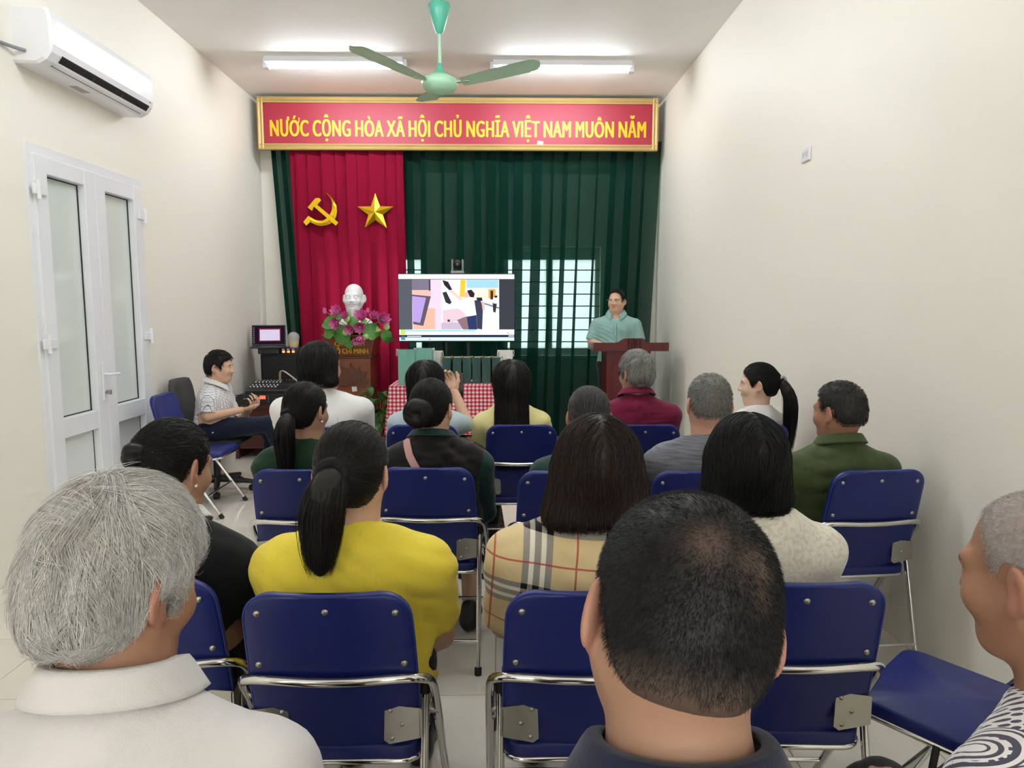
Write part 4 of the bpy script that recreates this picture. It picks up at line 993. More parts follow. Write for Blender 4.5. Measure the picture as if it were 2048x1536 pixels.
# ------------------------------------------------------------------ cloth prints
def band(t, x, centre, half):     # 1 inside |x - centre| < half
    return t.math('LESS_THAN', t.math('ABSOLUTE', t.math('SUBTRACT', x, centre)), half)
def frac(t, x, period, shift=0.0): return t.math('MULTIPLY', t.math('FRACT', t.math('ADD', t.math('DIVIDE', x, period), shift)), period)
def tartan(t, co, col):
    o = t.sep(t.map(co, rot=(0, math.radians(-4), 0))); P = .20
    fx, fz = frac(t, o[0], P, .22), frac(t, o[2], P, .45)
    def dark(f): return t.math('MAXIMUM', t.math('MAXIMUM', band(t, f, .028, .0080), band(t, f, .056, .0080)), band(t, f, .084, .0080))
    def white(f): return band(t, f, .056, .036)
    wx, wz = white(fx), white(fz); dx, dz = dark(fx), dark(fz)
    c = t.mix(t.math('MULTIPLY', t.math('MAXIMUM', wx, wz), .75), col, (.85, .84, .80, 1))
    c = t.mix(t.math('MULTIPLY', t.math('ADD', dx, dz), .62), c, (.02, .02, .025, 1))
    c = t.mix(t.math('MULTIPLY', dx, dz), c, (.006, .006, .008, 1))
    r = t.math('MAXIMUM', band(t, fx, .150, .0024), band(t, fz, .150, .0024)); return t.mix(t.math('MULTIPLY', r, .8), c, srgb('b5303a'))
def medallion(t, co, col):
    o_ = t.sep(co); cx_ = t.new('ShaderNodeCombineXYZ'); t.link(o_[0], cx_.inputs[0]); t.link(t.math('ADD', o_[2], o_[1]), cx_.inputs[1]); uv = cx_.outputs[0]
    v = t.new('ShaderNodeTexVoronoi', feature='F1', voronoi_dimensions='2D'); t.link(uv, v.inputs['Vector']); v.inputs['Scale'].default_value = 8.5; v.inputs['Randomness'].default_value = .45
    d = t.math('MULTIPLY', v.outputs['Distance'], 1 / 8.5); ring = None
    for c0, h in ((.010, .0014), (.020, .0026), (.033, .0036), (.044, .0014), (.049, .0010)):
        b = band(t, d, c0, h); ring = b if ring is None else t.math('MAXIMUM', ring, b)
    w = t.new('ShaderNodeTexVoronoi', feature='F1', voronoi_dimensions='2D'); t.link(uv, w.inputs['Vector']); w.inputs['Scale'].default_value = 105; w.inputs['Randomness'].default_value = .2
    dot = t.math('MULTIPLY', t.math('LESS_THAN', w.outputs['Distance'], .34), t.math('MAXIMUM', t.math('GREATER_THAN', d, .049), band(t, d, .030, .004)))
    c = t.mix(t.math('MULTIPLY', t.math('MAXIMUM', ring, dot), .92), col, srgb('1d2140'))
    tint = t.noise(co, 9, 2); return t.mix(t.math('MULTIPLY', dot, t.math('GREATER_THAN', tint, .58)), c, srgb('5a3040'))
def zigzag(t, co, col):
    b = t.new('ShaderNodeTexBrick'); t.link(t.map(co, (1, 1, 1), (math.radians(90), math.radians(20), math.radians(90))), b.inputs['Vector']); b.inputs['Scale'].default_value = 26
    b.inputs['Mortar Size'].default_value = .03; b.inputs['Brick Width'].default_value = .9; b.inputs['Row Height'].default_value = .55; b.inputs['Mortar Smooth'].default_value = .0
    return t.mix(b.outputs['Fac'], col, srgb('55535a'))
def streaks(t, co, col):
    n = t.noise(t.map(co, (6, 6, 120)), 1.6, 3, .6); return t.mix(t.ramp(n, [(.42, (0, 0, 0)), (.7, (1, 1, 1))]), col, srgb('55575f'))
def mottle(t, co, col):
    n = t.noise(co, 90, 3, .6); return t.mix(t.ramp(n, [(.45, (0, 0, 0)), (.6, (1, 1, 1))]), col, srgb('d9d2bf'))
def print_back(t, co, col): return col
FAB = dict(
    white_polo=fabric('white_polo_cloth', 'dad8d8', 'd0cecf', fold=.5), navy=fabric('navy_polo_cloth', '1c2340', '171d36', fold=.3),
    print=fabric('medallion_print_cloth', 'e6e2e2', pat=medallion, fold=.25), yellow=fabric('yellow_slub_cloth', 'f3e052', 'ead246', fold=.5, scale=9),
    vest=fabric('black_vest_cloth', '15171b', '101216', fold=.35), charcoal=fabric('charcoal_vest_cloth', '211f20', '1a1819', fold=.4), tartan=fabric('tartan_cloth', 'e3cfa2', 'dcc594', pat=tartan, fold=.25),
    lace=fabric('cream_lace_cloth', 'eeebe0', pat=mottle, fold=.3), olive=fabric('olive_cloth', '4c5a38', '424f30', fold=.5, scale=6), grey=fabric('grey_streaked_cloth', '7d7f88', pat=streaks, fold=.25),
    maroon=fabric('maroon_cloth', '7c1a40', '6b1437', fold=.6, scale=6), whiteb=fabric('white_blouse_cloth', 'ece9e8', fold=.3), green=fabric('bottle_green_cloth', '1d3d28', '173222', fold=.35),
    velvet=fabric('green_velvet_cloth', '123a36', '0c2a28', fold=.6, rough=.6), paleyellow=fabric('pale_yellow_cloth', 'efe6a8', 'e2d792', fold=.5), lightblue=fabric('light_blue_cloth', 'c3d4dd', 'b2c6d2', fold=.5),
    white=fabric('white_shirt_cloth', 'efeeed', 'e3e2e3', fold=.45, scale=6), zigzag=fabric('zigzag_print_cloth', 'efedf0', pat=zigzag, fold=.25), mint=fabric('mint_shirt_cloth', '93bab2', '86aca6', fold=.35, scale=6),
    black=fabric('black_trouser_cloth', '15161a', fold=.3), navyt=fabric('navy_trouser_cloth', '1a2036', fold=.35), dark=fabric('dark_cloth', '1e2020', fold=.3))
M_PEARL = mat('pearl', 'e8e4dc', .2)
def earring(side):
    def f(root, F, *a): MB().ball(F((side * .0855, -.004, -.042)), .0045, 8, 6).build('earring', M_PEARL, root)
    return f
def polo_trim(m):
    def f(root, F, AR, nb, ly, shz, hipz):
        b = MB().tube([nb + np.array((.088 * math.cos(a), .004 + .086 * math.sin(a), -.036 - .03 * math.sin(a))) for a in np.linspace(PI + .2, 1.35 * PI, 8)], .0025, 6); b.build('collar_trim', m, root)
    return f
def on_cloth(pts, k, out):
    """lay a path on the outer garment"""
    P = np.array(smooth_path(pts, k)); q = OUTER[0]
    for _ in range(4): P = P - q.normal(P, .005) * (q(P) - out)[:, None]
    return P, q.normal(P, .005)
def shoulder_strap(m, pts, w):
    def f(root, F, AR, nb, ly, shz, hipz):
        P, N = on_cloth([(x, y, shz + z) for x, y, z in pts], 6, .009); T = np.gradient(P, axis=0); B = np.cross(T, N); B /= np.linalg.norm(B, axis=1, keepdims=True); b = MB()
        rows = [P - B * w / 2, P - B * w / 2 + N * .004, P + B * w / 2 + N * .004, P + B * w / 2]; n = len(P)
        b.add(np.concatenate(rows), [(r * n + i, r * n + i + 1, ((r + 1) % 4) * n + i + 1, ((r + 1) % 4) * n + i) for r in range(4) for i in range(n - 1)]); b.build('shoulder_strap', m, root)
    return f
def shirt_front(m):
    def f(root, F, AR, nb, ly, shz, hipz):
        P, N = on_cloth([(0, .2, shz - .03 - .07 * i) for i in range(6)], 3, .0015); n = len(P); b = MB(); b.add(np.concatenate([P - (.014, 0, 0), P + N * .003 - (.014, 0, 0), P + N * .003 + (.014, 0, 0), P + (.014, 0, 0)]), [(r * n + i, r * n + i + 1, (r + 1) * n + i + 1, (r + 1) * n + i) for r in range(3) for i in range(n - 1)], True); b.build('button_placket', m, root)
        for i in range(2, n, 4): MB().ball(P[i] + N[i] * .004, (.0055, .003, .0055), 8, 6).build('button', M_PEARL, root)
        P, N = on_cloth([(-.05, .2, shz - .13), (-.085, .2, shz - .13), (-.12, .2, shz - .13)], 3, .002); MB().tube(P, .0025, 6).build('pocket_edge', m, root)
    return f
def seated(key, name, label, cx=0.0, hy=0.0, **kw):
    x, y, deg, _ = CHAIRS[key]; return person('person', (x + cx, y + hy + .03), deg + kw.pop('turn', 0), label=label, **kw)
SILVER_FADE = lambda L: np.zeros(len(L))
# nearest row
seated('F1', 'a', 'person with fluffy silver hair in a white polo shirt', top=1.262, head=(-14, 0, -24), hshift=(-.02, .06), sh=.205, girth=1.06, skin='brown', shirt=FAB['white_polo'], pants=FAB['dark'], collar=(FAB['white_polo'], .045, 0),
       hair=dict(style='short', near=True, col=(.92, .90, .86), n=15000, k=8, step=.0085, t=.012, top=.018, rad=.00055, clump=30, lift=.16, g=.22, whorl=(.0, -.055, .118), wild=.22, jit=.12, shell=.7, fly=200, whorls=((.0, -.085, .105, .020, .95), (.008, -.105, .078, .018, .7))), hl=.022, hs=1.02)
seated('F2', 'b', 'person with cropped black hair in a navy polo shirt', top=1.302, head=(-14, 11, 0), hshift=(.013, .07), sh=.20, girth=1.0, skin='tan', shirt=FAB['navy'], pants=FAB['dark'], collar=(FAB['navy'], .045, 0), neck=.058,
       hair=dict(style='buzz', near=True, col=(.013, .013, .014), n=34000, step=.0022, t=.008, rad=.00024, lift=.7, line='male', whorl=(.02, -.06, .10), shell=.9, fade=-.015, scalp=(.17, .115, .09), whorls=((-.012, -.092, .078, .015, .8), (.028, -.093, .068, .015, .75), (.036, -.102, .046, .010, .5))), hl=.008, extra=polo_trim(M_PEARL), hs=1.08)
seated('F3', 'c', 'person with shaved grey head in a white and navy medallion-print blouse', top=1.247, head=(-10, 0, 8), hshift=(-.03, .06), sh=.185, skin='brown', shirt=FAB['print'], pants=FAB['dark'], sleeve=.8,
       hair=dict(style='buzz', near=True, col=(.52, .47, .45), n=12000, step=.0022, t=.003, rad=.00028, lift=.6, line='high', shell=.8, scalp=(.50, .36, .30), whorls=((0, -.02, .13, .07, .6), (0, -.09, .08, .05, .4)), fade=.02), hl=.004)
# second row
seated('A0', 'd', 'person with ruffled black updo in a black vest over a white collar', top=1.20, cx=-.01, head=(-12, 0, -18), hshift=(.015, .05), sh=.20, girth=1.08, skin='tan', shirt=FAB['vest'], pants=FAB['black'], collar=(FAB['white'], .03, 0), lean=-.12, turn=-8,
       hair=dict(style='bun', col=BLACK, n=1800, tie=(-.01, -.095, .035), br=.034, rad=.0011, near=True, wild=.2, fly=60), hl=.014, extra=earring(1))
seated('A1', 'e', 'person with a long dark ponytail in a yellow short-sleeved blouse', top=1.207, cx=.012, head=(-6, 0, -6), hshift=(.005, .0), sh=.20, girth=1.15, skin='light', shirt=FAB['yellow'], pants=FAB['black'], sleeve=.72, lean=-.10, hands=((.09, .28, .60), (-.09, .28, .60)), untuck=1,
       hair=dict(style='pony', near=True, col=(.022, .019, .017), n=3200, tie=(-.012, -.100, .018), len=.235, pr=.047, poff=(-.03, -.035, 0), pn=1400, rad=.0010, tiew=1.35, t=.013, fly=60), hl=.014)
seated('A2', 'f', 'person with a brown bob in a beige tartan shirt', top=1.225, cx=.015, hshift=(.027, 0), head=(-4, 0, 0), sh=.19, girth=1.1, skin='light', shirt=FAB['tartan'], pants=FAB['black'], sleeve=.9, lean=-.10,
       hair=dict(style='bob', near=True, col=DKBR, n=4200, len=.150, flare=1.6, part=.004, rad=.0011, wild=.14, t=.016, yo=-.05, back=-.012), hl=.018)
seated('A3', 'g', 'person with straight black shoulder-length hair in a cream lace blouse', top=1.222, cx=-.035, hshift=(-.04, 0), head=(-4, 0, 0), hs=.95, sh=.18, skin='light', shirt=FAB['lace'], pants=FAB['dark'], sleeve=.85, lean=-.10,
       hair=dict(style='bob', near=True, col=(.008, .0085, .0095), n=3800, len=.135, flare=1.05, part=.012, rad=.0010, t=.016, yo=-.05, back=-.012), hl=.018)
# third row
seated('B1', 'h', 'person with a low dark ponytail in bottle green', top=1.182, cx=-.03, head=(-4, 0, -24), sh=.175, girth=.9, skin='tan', shirt=FAB['green'], pants=FAB['black'], sleeve=1.9, lean=-.12, hs=.95,
       hair=dict(style='pony', col=BLACK, n=1300, tie=(.0, -.104, -.008), len=.26, pr=.036, poff=(-.01, -.03, 0), rad=.0013, tiec='1c1414'), hl=.012, extra=earring(1))
seated('B2', 'i', 'person with hair in a clipped bun, dark vest over green velvet, rose strap', top=1.193, head=(-4, 0, -16), sh=.205, girth=1.12, skin='light', shirt=FAB['velvet'], vest=FAB['charcoal'], pants=FAB['black'], sleeve=1.9, lean=-.12, collar=(FAB['velvet'], .03, 0), hands=((.09, .27, .62), (-.09, .27, .62)), feet=((.14, .13, .085), None),
       hair=dict(style='bun', col=BLACK, n=1500, tie=(-.008, -.105, -.004), br=.060, rad=.0013, fly=30), hl=.012, extra=shoulder_strap(mat('rose_strap', 'c99a94', .6), [(-.085, -.02, .03), (-.075, -.12, -.02), (-.035, -.2, -.10), (.03, -.2, -.19), (.08, -.2, -.27)], .032))
seated('B3', 'j', 'person with grey-streaked dark hair clipped up, seated behind the maroon shirt', top=1.165, cx=.11, head=(-4, 0, 0), sh=.19, skin='tan', shirt=FAB['velvet'], pants=FAB['black'], sleeve=1.8, lean=-.1,
       hair=dict(style='bun', col=(.075, .072, .07), n=2200, tie=(0, -.108, -.03), br=.030, rad=.0013, fly=50), hl=.012)
seated('B4', 'k', 'person with cropped grey hair in a grey streaked shirt', top=1.215, cx=.085, head=(-4, 3, 0), sh=.21, girth=1.08, skin='pink', shirt=FAB['grey'], pants=FAB['dark'], sleeve=.8, lean=-.12,
       hair=dict(style='short', col=(.30, .295, .28), n=3500, k=3, step=.006, t=.008, rad=.0010, lift=.45, jit=.35, line='high', shell=.7), hl=.010)
seated('B5', 'l', 'person with short dark hair in an olive green shirt', top=1.183, cx=-.03, head=(-4, 0, 26), hshift=(-.02, .0), sh=.21, girth=1.05, skin='brown', shirt=FAB['olive'], pants=FAB['dark'], sleeve=.85, lean=-.12, collar=(FAB['olive'], .04, 0),
       hair=dict(style='short', col=(.05, .048, .045), n=3500, k=3, step=.006, t=.007, rad=.0010, lift=.4, jit=.35, line='high', shell=.7), hl=.009)
# front row
seated('C1', 'm', 'person with thick black hair in a white shirt beside the audio equipment', top=1.305, cx=-.05, head=(-2, -6, -38), hshift=(-.0, .0), sh=.235, girth=1.25, hs=1.08, skin='tan', shirt=FAB['white'], pants=FAB['navyt'], sleeve=1.9, lean=-.10,
       hair=dict(style='bob', col=(.014, .013, .013), n=1600, len=.125, flare=.9, part=-.02, rad=.0014, t=.016, yo=-.05, back=.01, wild=.12), hl=.02)
seated('C2', 'n', 'person with long dark hair in pale blue, photographing with a phone', top=1.192, head=(0, 0, -6), sh=.175, girth=.92, skin='light', shirt=FAB['lightblue'], pants=FAB['dark'], sleeve=.75, lean=-.05, hs=.96, hands=((.15, .17, .985), (-.10, .27, .60)), arms=((.235, .07, .80), None), palms=((-.2, .75, .6), (0, 0, 1)), curl=1.0,
       hair=dict(style='long', col=BLACK, n=1400, len=.42, flare=1.2, part=.0, rad=.0014, yo=-.05, back=-.05), hl=.016)
seated('C3', 'o', 'person with very long straight dark hair in a pale yellow top', top=1.195, cx=-.05, head=(-2, 0, 0), sh=.17, girth=.9, skin='light', shirt=FAB['paleyellow'], pants=FAB['dark'], sleeve=.45, lean=-.10, hs=.96,
       hair=dict(style='long', col=(.012, .0105, .0095), n=1500, len=.46, flare=1.1, part=.01, rad=.0014, yo=-.06, back=-.075, fly=20), hl=.016)
seated('C4', 'p', 'person with swept silver hair and dark glasses in a maroon shirt', top=1.25, cx=.0, head=(-4, 0, 28), hshift=(-.01, .0), sh=.205, girth=1.0, skin='tan', shirt=FAB['maroon'], pants=FAB['dark'], sleeve=1.9, lean=-.10, collar=(FAB['maroon'], .035, 0), glasses=(M_BLACKP, 2.2),
       hair=dict(style='short', col=(.44, .43, .41), n=4200, k=6, clump=18, step=.009, t=.012, top=.008, rad=.0011, lift=.10, jit=.25, whorl=(.015, -.075, .10), shell=.65), hl=.016)
seated('C5', 'q', 'person with a long black ponytail in a white blouse by the bare wall', top=1.178, cx=.10, head=(-4, 0, 52), hshift=(0, .0), sh=.17, girth=.9, skin='pale', shirt=FAB['whiteb'], pants=FAB['dark'], sleeve=.8, lean=-.08, turn=12, hs=.96,
       hair=dict(style='pony', col=(.007, .007, .0075), n=1300, tie=(.0, -.115, .02), len=.40, pr=.036, poff=(.03, -.06, 0), rad=.0013, tiec='b9b2b4'), hl=.012)
# presenter
person('person', (1.22, 7.42), 168, 1.674, 'bespectacled presenter in a mint short-sleeved shirt behind the lectern', skin='light', sh=.205, girth=1.1, head=(0, 0, -17), stand=True, shirt=FAB['mint'], pants=FAB['dark'], sleeve=.95, hands=((.12, .27, 1.108), (-.12, .27, 1.108)), arms=((.255, .03, 1.13), (-.255, .03, 1.13)), collar=(FAB['mint'], .04, .22), belly=.02,
       hair=dict(style='short', col=(.012, .010, .009), n=1400, k=5, step=.010, t=.008, top=.004, rad=.0012, lift=.05, whorl=(.03, -.07, .10), line='receding'), hl=.010, extra=shirt_front(FAB['mint']), glasses=(mat('gold_wire', 'c9b48a', .3, .8), 1.7), jaw=1.10, cut=.012)
# operator by the wall, seen from the side
person('person', (-2.31, 5.72), -88, 1.143, 'person in a white zigzag-print shirt sitting side-on, holding a phone', skin='light', sh=.19, girth=1.05, head=(-4, 0, 0), hshift=(0, .03), shirt=FAB['zigzag'], pants=FAB['navyt'], sleeve=.8, lean=.10, collar=(FAB['white'], .03, 0), seat=.44, curl=.9,
       hands=((.06, .25, .675), (-.02, .28, .665)), arms=((.22, .03, .645), None), palms=((.1, .0, -1), (-.3, .0, -1)), knees=((.06, .46, .56), (-.10, .43, .50)), feet=((-.03, .52, .26), (-.10, .40, .085)), cross=True,
       hair=dict(style='short', col=(.012, .011, .011), n=1600, k=5, step=.009, t=.011, top=.010, rad=.0013, lift=.22, line='male'), hl=.016, jaw=1.05)
# ------------------------------------------------------------------ gingham table and gift bags
def gingham():
    t = NT('red_gingham'); co = t.coord(); nrm = t.sep(t.new('ShaderNodeNewGeometry').outputs['True Normal']); o = t.sep(co)
    side = t.math('GREATER_THAN', t.math('ABSOLUTE', nrm[0]), .72); flat = t.math('GREATER_THAN', t.math('ABSOLUTE', nrm[2]), .6)
    def sel(f, a, b): return t.math('ADD', t.math('MULTIPLY', f, b), t.math('MULTIPLY', t.math('SUBTRACT', 1.0, f), a))
    a = sel(side, o[0], o[1]); b = sel(flat, o[2], o[1]); P = .037
    sa = t.math('LESS_THAN', frac(t, a, P), P / 2); sb = t.math('LESS_THAN', frac(t, b, P), P / 2)
    k = t.math('MULTIPLY', t.math('ADD', sa, sb), .5); t.base(t.ramp(k, [(0, srgb('efe3e2')), (.5, srgb('d4707f')), (1, srgb('b3203c'))]), .8, 0, .2)
    t.bump(t.noise(co, 6, 3), .2, .02); return t.m
TX0, TX1, TY0, TY1, TZ = -1.04, .20, 6.62, 7.20, .75
tb = empty('folding_table', ((TX0 + TX1) / 2, (TY0 + TY1) / 2, 0), label='table hidden under a red gingham cloth before the television', cat='table')
hx, hy = (TX1 - TX0) / 2 - .01, (TY1 - TY0) / 2 - .01
MB().box((-hx, -hy, TZ - .035), (hx, hy, TZ - .004), .004).build('table_top', mat('brown_laminate', '6d4a32', .4), tb)
for sx in (-1, 1):
    for sy in (-1, 1): MB().tube([(sx * (hx - .05), sy * (hy - .05), TZ - .03), (sx * (hx - .05), sy * (hy - .05), 0)], .016, 8).build('leg', M_DARKP, tb)
b = MB(); per = rrect(-hx - .008, hx + .008, -hy - .008, hy + .008, .03, 4); per2 = []
for i in range(len(per)):
    a, c = np.array(per[i]), np.array(per[(i + 1) % len(per)]); m = max(1, int(np.linalg.norm(c - a) / .03)); per2 += [tuple(a + (c - a) * k / m) for k in range(m)]
n = len(per2); rows = 12; vs = []
for j in range(rows + 1):
    s = j / rows
    for i, (x, y) in enumerate(per2):
        u = i / n * 2 * PI; fl = 1 + s * (.045 + .035 * max(0, math.cos(4 * math.atan2(y / hy, x / hx) + PI)) + .012 * math.sin(u * 17)); vs.append((x * fl, y * fl, TZ + .003 - s * .46 + (0 if s else 0)))
fs = [(j * n + i, j * n + (i + 1) % n, (j + 1) * n + (i + 1) % n, (j + 1) * n + i) for j in range(rows) for i in range(n)]; b.add(vs, fs, True)
tp = [(x, y, TZ + .0035) for x, y in per2]; b.add(tp, [tuple(range(n))])
tc = b.build('tablecloth', gingham(), loc=((TX0 + TX1) / 2, (TY0 + TY1) / 2, 0), fix=False); tag(tc, 'red and white gingham tablecloth under the gift bags', 'tablecloth')
def bag(x, y, w, d, h, rz, m, label, cord, group, z=TZ + .0036, open_=True):
    r = empty('gift_bag', (x, y, z), math.radians(rz), label, 'gift bag', group); b = MB(); t = .0015; hw, hd = w / 2, d / 2; ins = .014
    # front face (narrow gusset side) with an inward crease and a folded triangle at its foot
    for sy in (-1, 1):
        yy = sy * hd; tri = h * .26
        P = [(-hw, yy, 0), (hw, yy, 0), (hw, yy, h), (0, yy - sy * ins, h), (-hw, yy, h), (0, yy - sy * ins * .9, tri), (0, yy + sy * .001, tri * .98)]
        b.add(P, [(0, 1, 6), (0, 5, 3, 4), (1, 2, 3, 5)] if sy < 0 else [(0, 6, 1), (0, 4, 3, 5), (1, 5, 3, 2)])
    for sx in (-1, 1): b.add([(sx * hw, -hd, 0), (sx * hw, hd, 0), (sx * hw, hd, h), (sx * hw, -hd, h)], [(0, 1, 2, 3)])
    b.add([(-hw, -hd, 0), (hw, -hd, 0), (hw, hd, 0), (-hw, hd, 0)], [(0, 1, 2, 3)]); o = b.build('bag_body', m, r, fix=False); md = o.modifiers.new('thick', 'SOLIDIFY'); md.thickness = .0016; md.offset = -1
    for sx in (-1, 1):
        MB().tube(smooth_path([(sx * hw, -hd * .45, h - .02), (sx * (hw + .018), -hd * .42, h + .005), (sx * (hw + .022), -hd * .2, h - .05), (sx * (hw + .018), hd * .2, h - .055), (sx * (hw + .012), hd * .42, h), (sx * hw, hd * .45, h - .02)], 5), .003, 6).build('cord_handle', cord, r)
    MB().box((-hw * .8, -hd * .8, h * .55), (hw * .8, hd * .8, h * .97)).build('wrapped_contents', mat('tissue_white', 'e9e4d4', .7), r) if open_ else None
    return r
M_TEAL = mat('teal_paper', '76b0a3', .6, var=.05); M_DKG = mat('dark_green_paper', '2f5450', .5, var=.08); M_WCORD = mat('white_cord', 'e4e2dc', .7); M_YCORD = mat('gold_cord', 'b89a3a', .6); M_WPAPER = mat('white_paper', 'e7e8e6', .6)
p = PY(813, 775, 6.68); q = PY(847, 775, 6.70)
bag(p[0], 6.76, .155, .13, .335, 2, M_TEAL, 'large teal paper bag at the table corner by the crimson curtain', M_WCORD, 'teal gift bags', open_=False)
bag(q[0] + .005, 6.79, .155, .13, .345, -3, M_TEAL, 'large teal paper bag between its twin and the white bag', M_WCORD, 'teal gift bags', open_=False)
for k, px in enumerate((893, 913, 933, 954, 974, 993)):
    p = PY(px, 765, 6.80); bag(p[0], 6.93, .078, .20, .255, RNG.uniform(-4, 4), M_DKG, 'small dark green paper bag with gold cord, %s from the teal bags' % ('first', 'second', 'third', 'fourth', 'fifth', 'last')[k], M_YCORD, 'dark green gift bags')
bag(PY(873, 740, 7.0)[0], 7.08, .085, .18, .30, 0, M_WPAPER, 'white paper bag between teal and dark green bags', M_WCORD, 'white gift bags', open_=False)
bag(PY(1011, 740, 6.9)[0], 7.0, .12, .2, .31, 6, M_WPAPER, 'white paper bag at the end of the dark green row', M_WCORD, 'white gift bags', open_=False)
bx = empty('cardboard_box', (-.12, 6.80, 0), math.radians(3), 'brown cardboard box with a white flower print under the table', 'box')
MB().box((-.20, -.14, 0), (.20, .14, .27), .003).build('box_body', mat('brown_card', '8a6a4c', .8, var=.1), bx)
b = MB()
for k in range(6):
    a = k * PI / 3; b.lathe([(.012, 0), (0.0001, .001)], (-.03 + .016 * math.cos(a), -.1405, .20 + .016 * math.sin(a)), 8, 'y')
b.build('flower_print', M_WPAPER, bx)
# ------------------------------------------------------------------ television on a floor stand
YT = 7.35
c0, c1 = PY(795, 547, YT), PY(1030, 684, YT); tvx = (c0[0] + c1[0]) / 2; tw = (c1[0] - c0[0]) / 2; tz0, tz1 = c1[2], c0[2]
tv = empty('television', (tvx, YT, 0), label='large flat television showing a video, on a dark floor stand', cat='television')
MB().box((-tw, 0, tz0), (tw, .05, tz1), .004).build('screen_housing', M_BLACKP, tv)
def emis(name, c, e):
    if name in MATS: return MATS[name]
    t = NT(name); t.n.remove(t.p); x = t.new('ShaderNodeEmission'); n = t.noise(t.coord(), 18, 3)
    t.link(t.mix(n, tuple(v * .9 for v in srgb(c)[:3]) + (1,), srgb(c)), x.inputs[0]); x.inputs[1].default_value = e; t.link(x.outputs[0], t.out.inputs[0]); t.m.cycles.emission_sampling = 'NONE'; return t.m
scr = MB(); u0, v0, uw, vh = 187., 355., 1198., 680.
def poly(c, pts, lay):
    m = emis('screen_' + c, c, .56); scr.use(m); vs = [(-tw + .008 + (x - u0) / uw * (2 * tw - .016), -.0006 - lay * .00006, tz1 - .008 - (y - v0) / vh * (tz1 - tz0 - .02)) for x, y in pts]; scr.add(vs, [tuple(range(len(vs)))])
R4 = lambda x0, y0, x1, y1: [(x0, y0), (x1, y0), (x1, y1), (x0, y1)]
poly('565a63', R4(187, 355, 1385, 1035), 0); poly('f8f6fb', R4(187, 355, 1385, 402), 1); poly('3c3f47', R4(1228, 402, 1385, 918), 1); poly('f4eaf2', R4(325, 408, 1228, 918), 1)
poly('f5cde0', R4(325, 408, 630, 918), 2); poly('f6b8ae', R4(325, 512, 520, 600), 3); poly('f7b39e', [(332, 850), (430, 880), (470, 700), (560, 700), (560, 918), (332, 918)], 3); poly('7c7488', R4(325, 408, 512, 515), 4); poly('4c4656', R4(500, 408, 518, 522), 5); poly('5d5566', [(325, 560), (520, 578), (438, 880), (332, 862)], 4); poly('b39ad8', [(327, 575), (470, 592), (405, 850), (330, 835)], 5)
poly('fbf6fa', [(630, 408), (900, 408), (900, 918), (625, 918)], 2); poly('f2c33c', [(828, 410), (885, 410), (868, 585), (818, 585)], 4); poly('9fd0e6', R4(890, 410, 1222, 492), 3); poly('f3ead2', R4(950, 492, 1222, 620), 3); poly('e9a04a', R4(1118, 505, 1190, 600), 4); poly('33302f', R4(1138, 520, 1166, 610), 5); poly('e8eef6', [(1000, 620), (1228, 620), (1228, 918), (1050, 918)], 3); poly('6e86a0', [(1060, 640), (1228, 690), (1228, 706), (1060, 656)], 5)
poly('dfc3cf', [(640, 720), (800, 700), (880, 760), (840, 830), (640, 860)], 4); poly('c2b3c6', [(625, 850), (860, 840), (840, 918), (625, 918)], 5); poly('8a6f74', [(790, 820), (890, 780), (910, 918), (850, 918)], 6); poly('4a3238', [(690, 815), (715, 815), (715, 838), (690, 838)], 7)
poly('2d2a30', [(640, 412), (700, 430), (745, 515), (715, 520), (660, 465)], 6); poly('35323a', [(640, 540), (680, 530), (735, 640), (715, 660), (672, 640)], 6)
poly('f0c9c0', [(700, 520), (735, 510), (850, 605), (830, 625)], 7); poly('f5eef2', [(850, 600), (930, 580), (980, 640), (985, 770), (890, 790), (865, 720), (790, 700), (800, 680), (860, 680)], 8); poly('efb9aa', [(862, 545), (905, 525), (925, 570), (905, 600), (870, 590)], 8); poly('2b2732', [(895, 520), (940, 510), (975, 550), (965, 590), (925, 585)], 9); poly('2e3b66', [(890, 785), (990, 770), (1000, 918), (910, 918)], 8); poly('3b3f55', [(970, 620), (1030, 610), (1060, 690), (1050, 918), (1000, 910), (990, 760)], 9); poly('2a2830', [(990, 590), (1050, 590), (1055, 625), (1000, 620)], 10); poly('e8b6a6', [(1040, 620), (1075, 640), (1075, 720), (1055, 720)], 9)
poly('33343c', [(1160, 640), (1205, 650), (1190, 745), (1165, 735)], 8); poly('eef2f7', [(1165, 590), (1215, 590), (1210, 655), (1165, 650)], 8); poly('2b2a31', [(1180, 570), (1210, 570), (1208, 592), (1182, 592)], 9)
poly('f7f8fb', R4(187, 918, 1385, 972), 3); poly('8fd6d8', R4(250, 922, 980, 938), 4); poly('b4dc6a', R4(200, 918, 250, 975), 5); poly('34304a', R4(187, 975, 1385, 998), 4); poly('eceaf2', R4(268, 982, 415, 991), 5); poly('e8e6ef', R4(1325, 980, 1382, 990), 5); poly('cdeef3', R4(187, 998, 1385, 1033), 4); poly('5f7f9a', R4(203, 990, 248, 1025), 5); poly('e86a7a', R4(494, 1012, 510, 1024), 6); poly('2c2c36', R4(1316, 948, 1326, 958), 6)
scr.build('screen_picture', None, tv, fix=False)
for s in (-1, 1): MB().box((s * .115 - .012, .06, .12), (s * .115 + .012, .085, tz1 - .2)).build('pole', mat('dark_grey_steel', '33363b', .4, .6), tv)
MB().box((-.2, .05, tz0 + .12), (.2, .062, tz1 - .15)).build('mount_plate', M_DARKP, tv)
MB().box((-.24, -.10, tz0 - .17), (.24, .10, tz0 - .155)).build('shelf', M_BLACKP, tv)
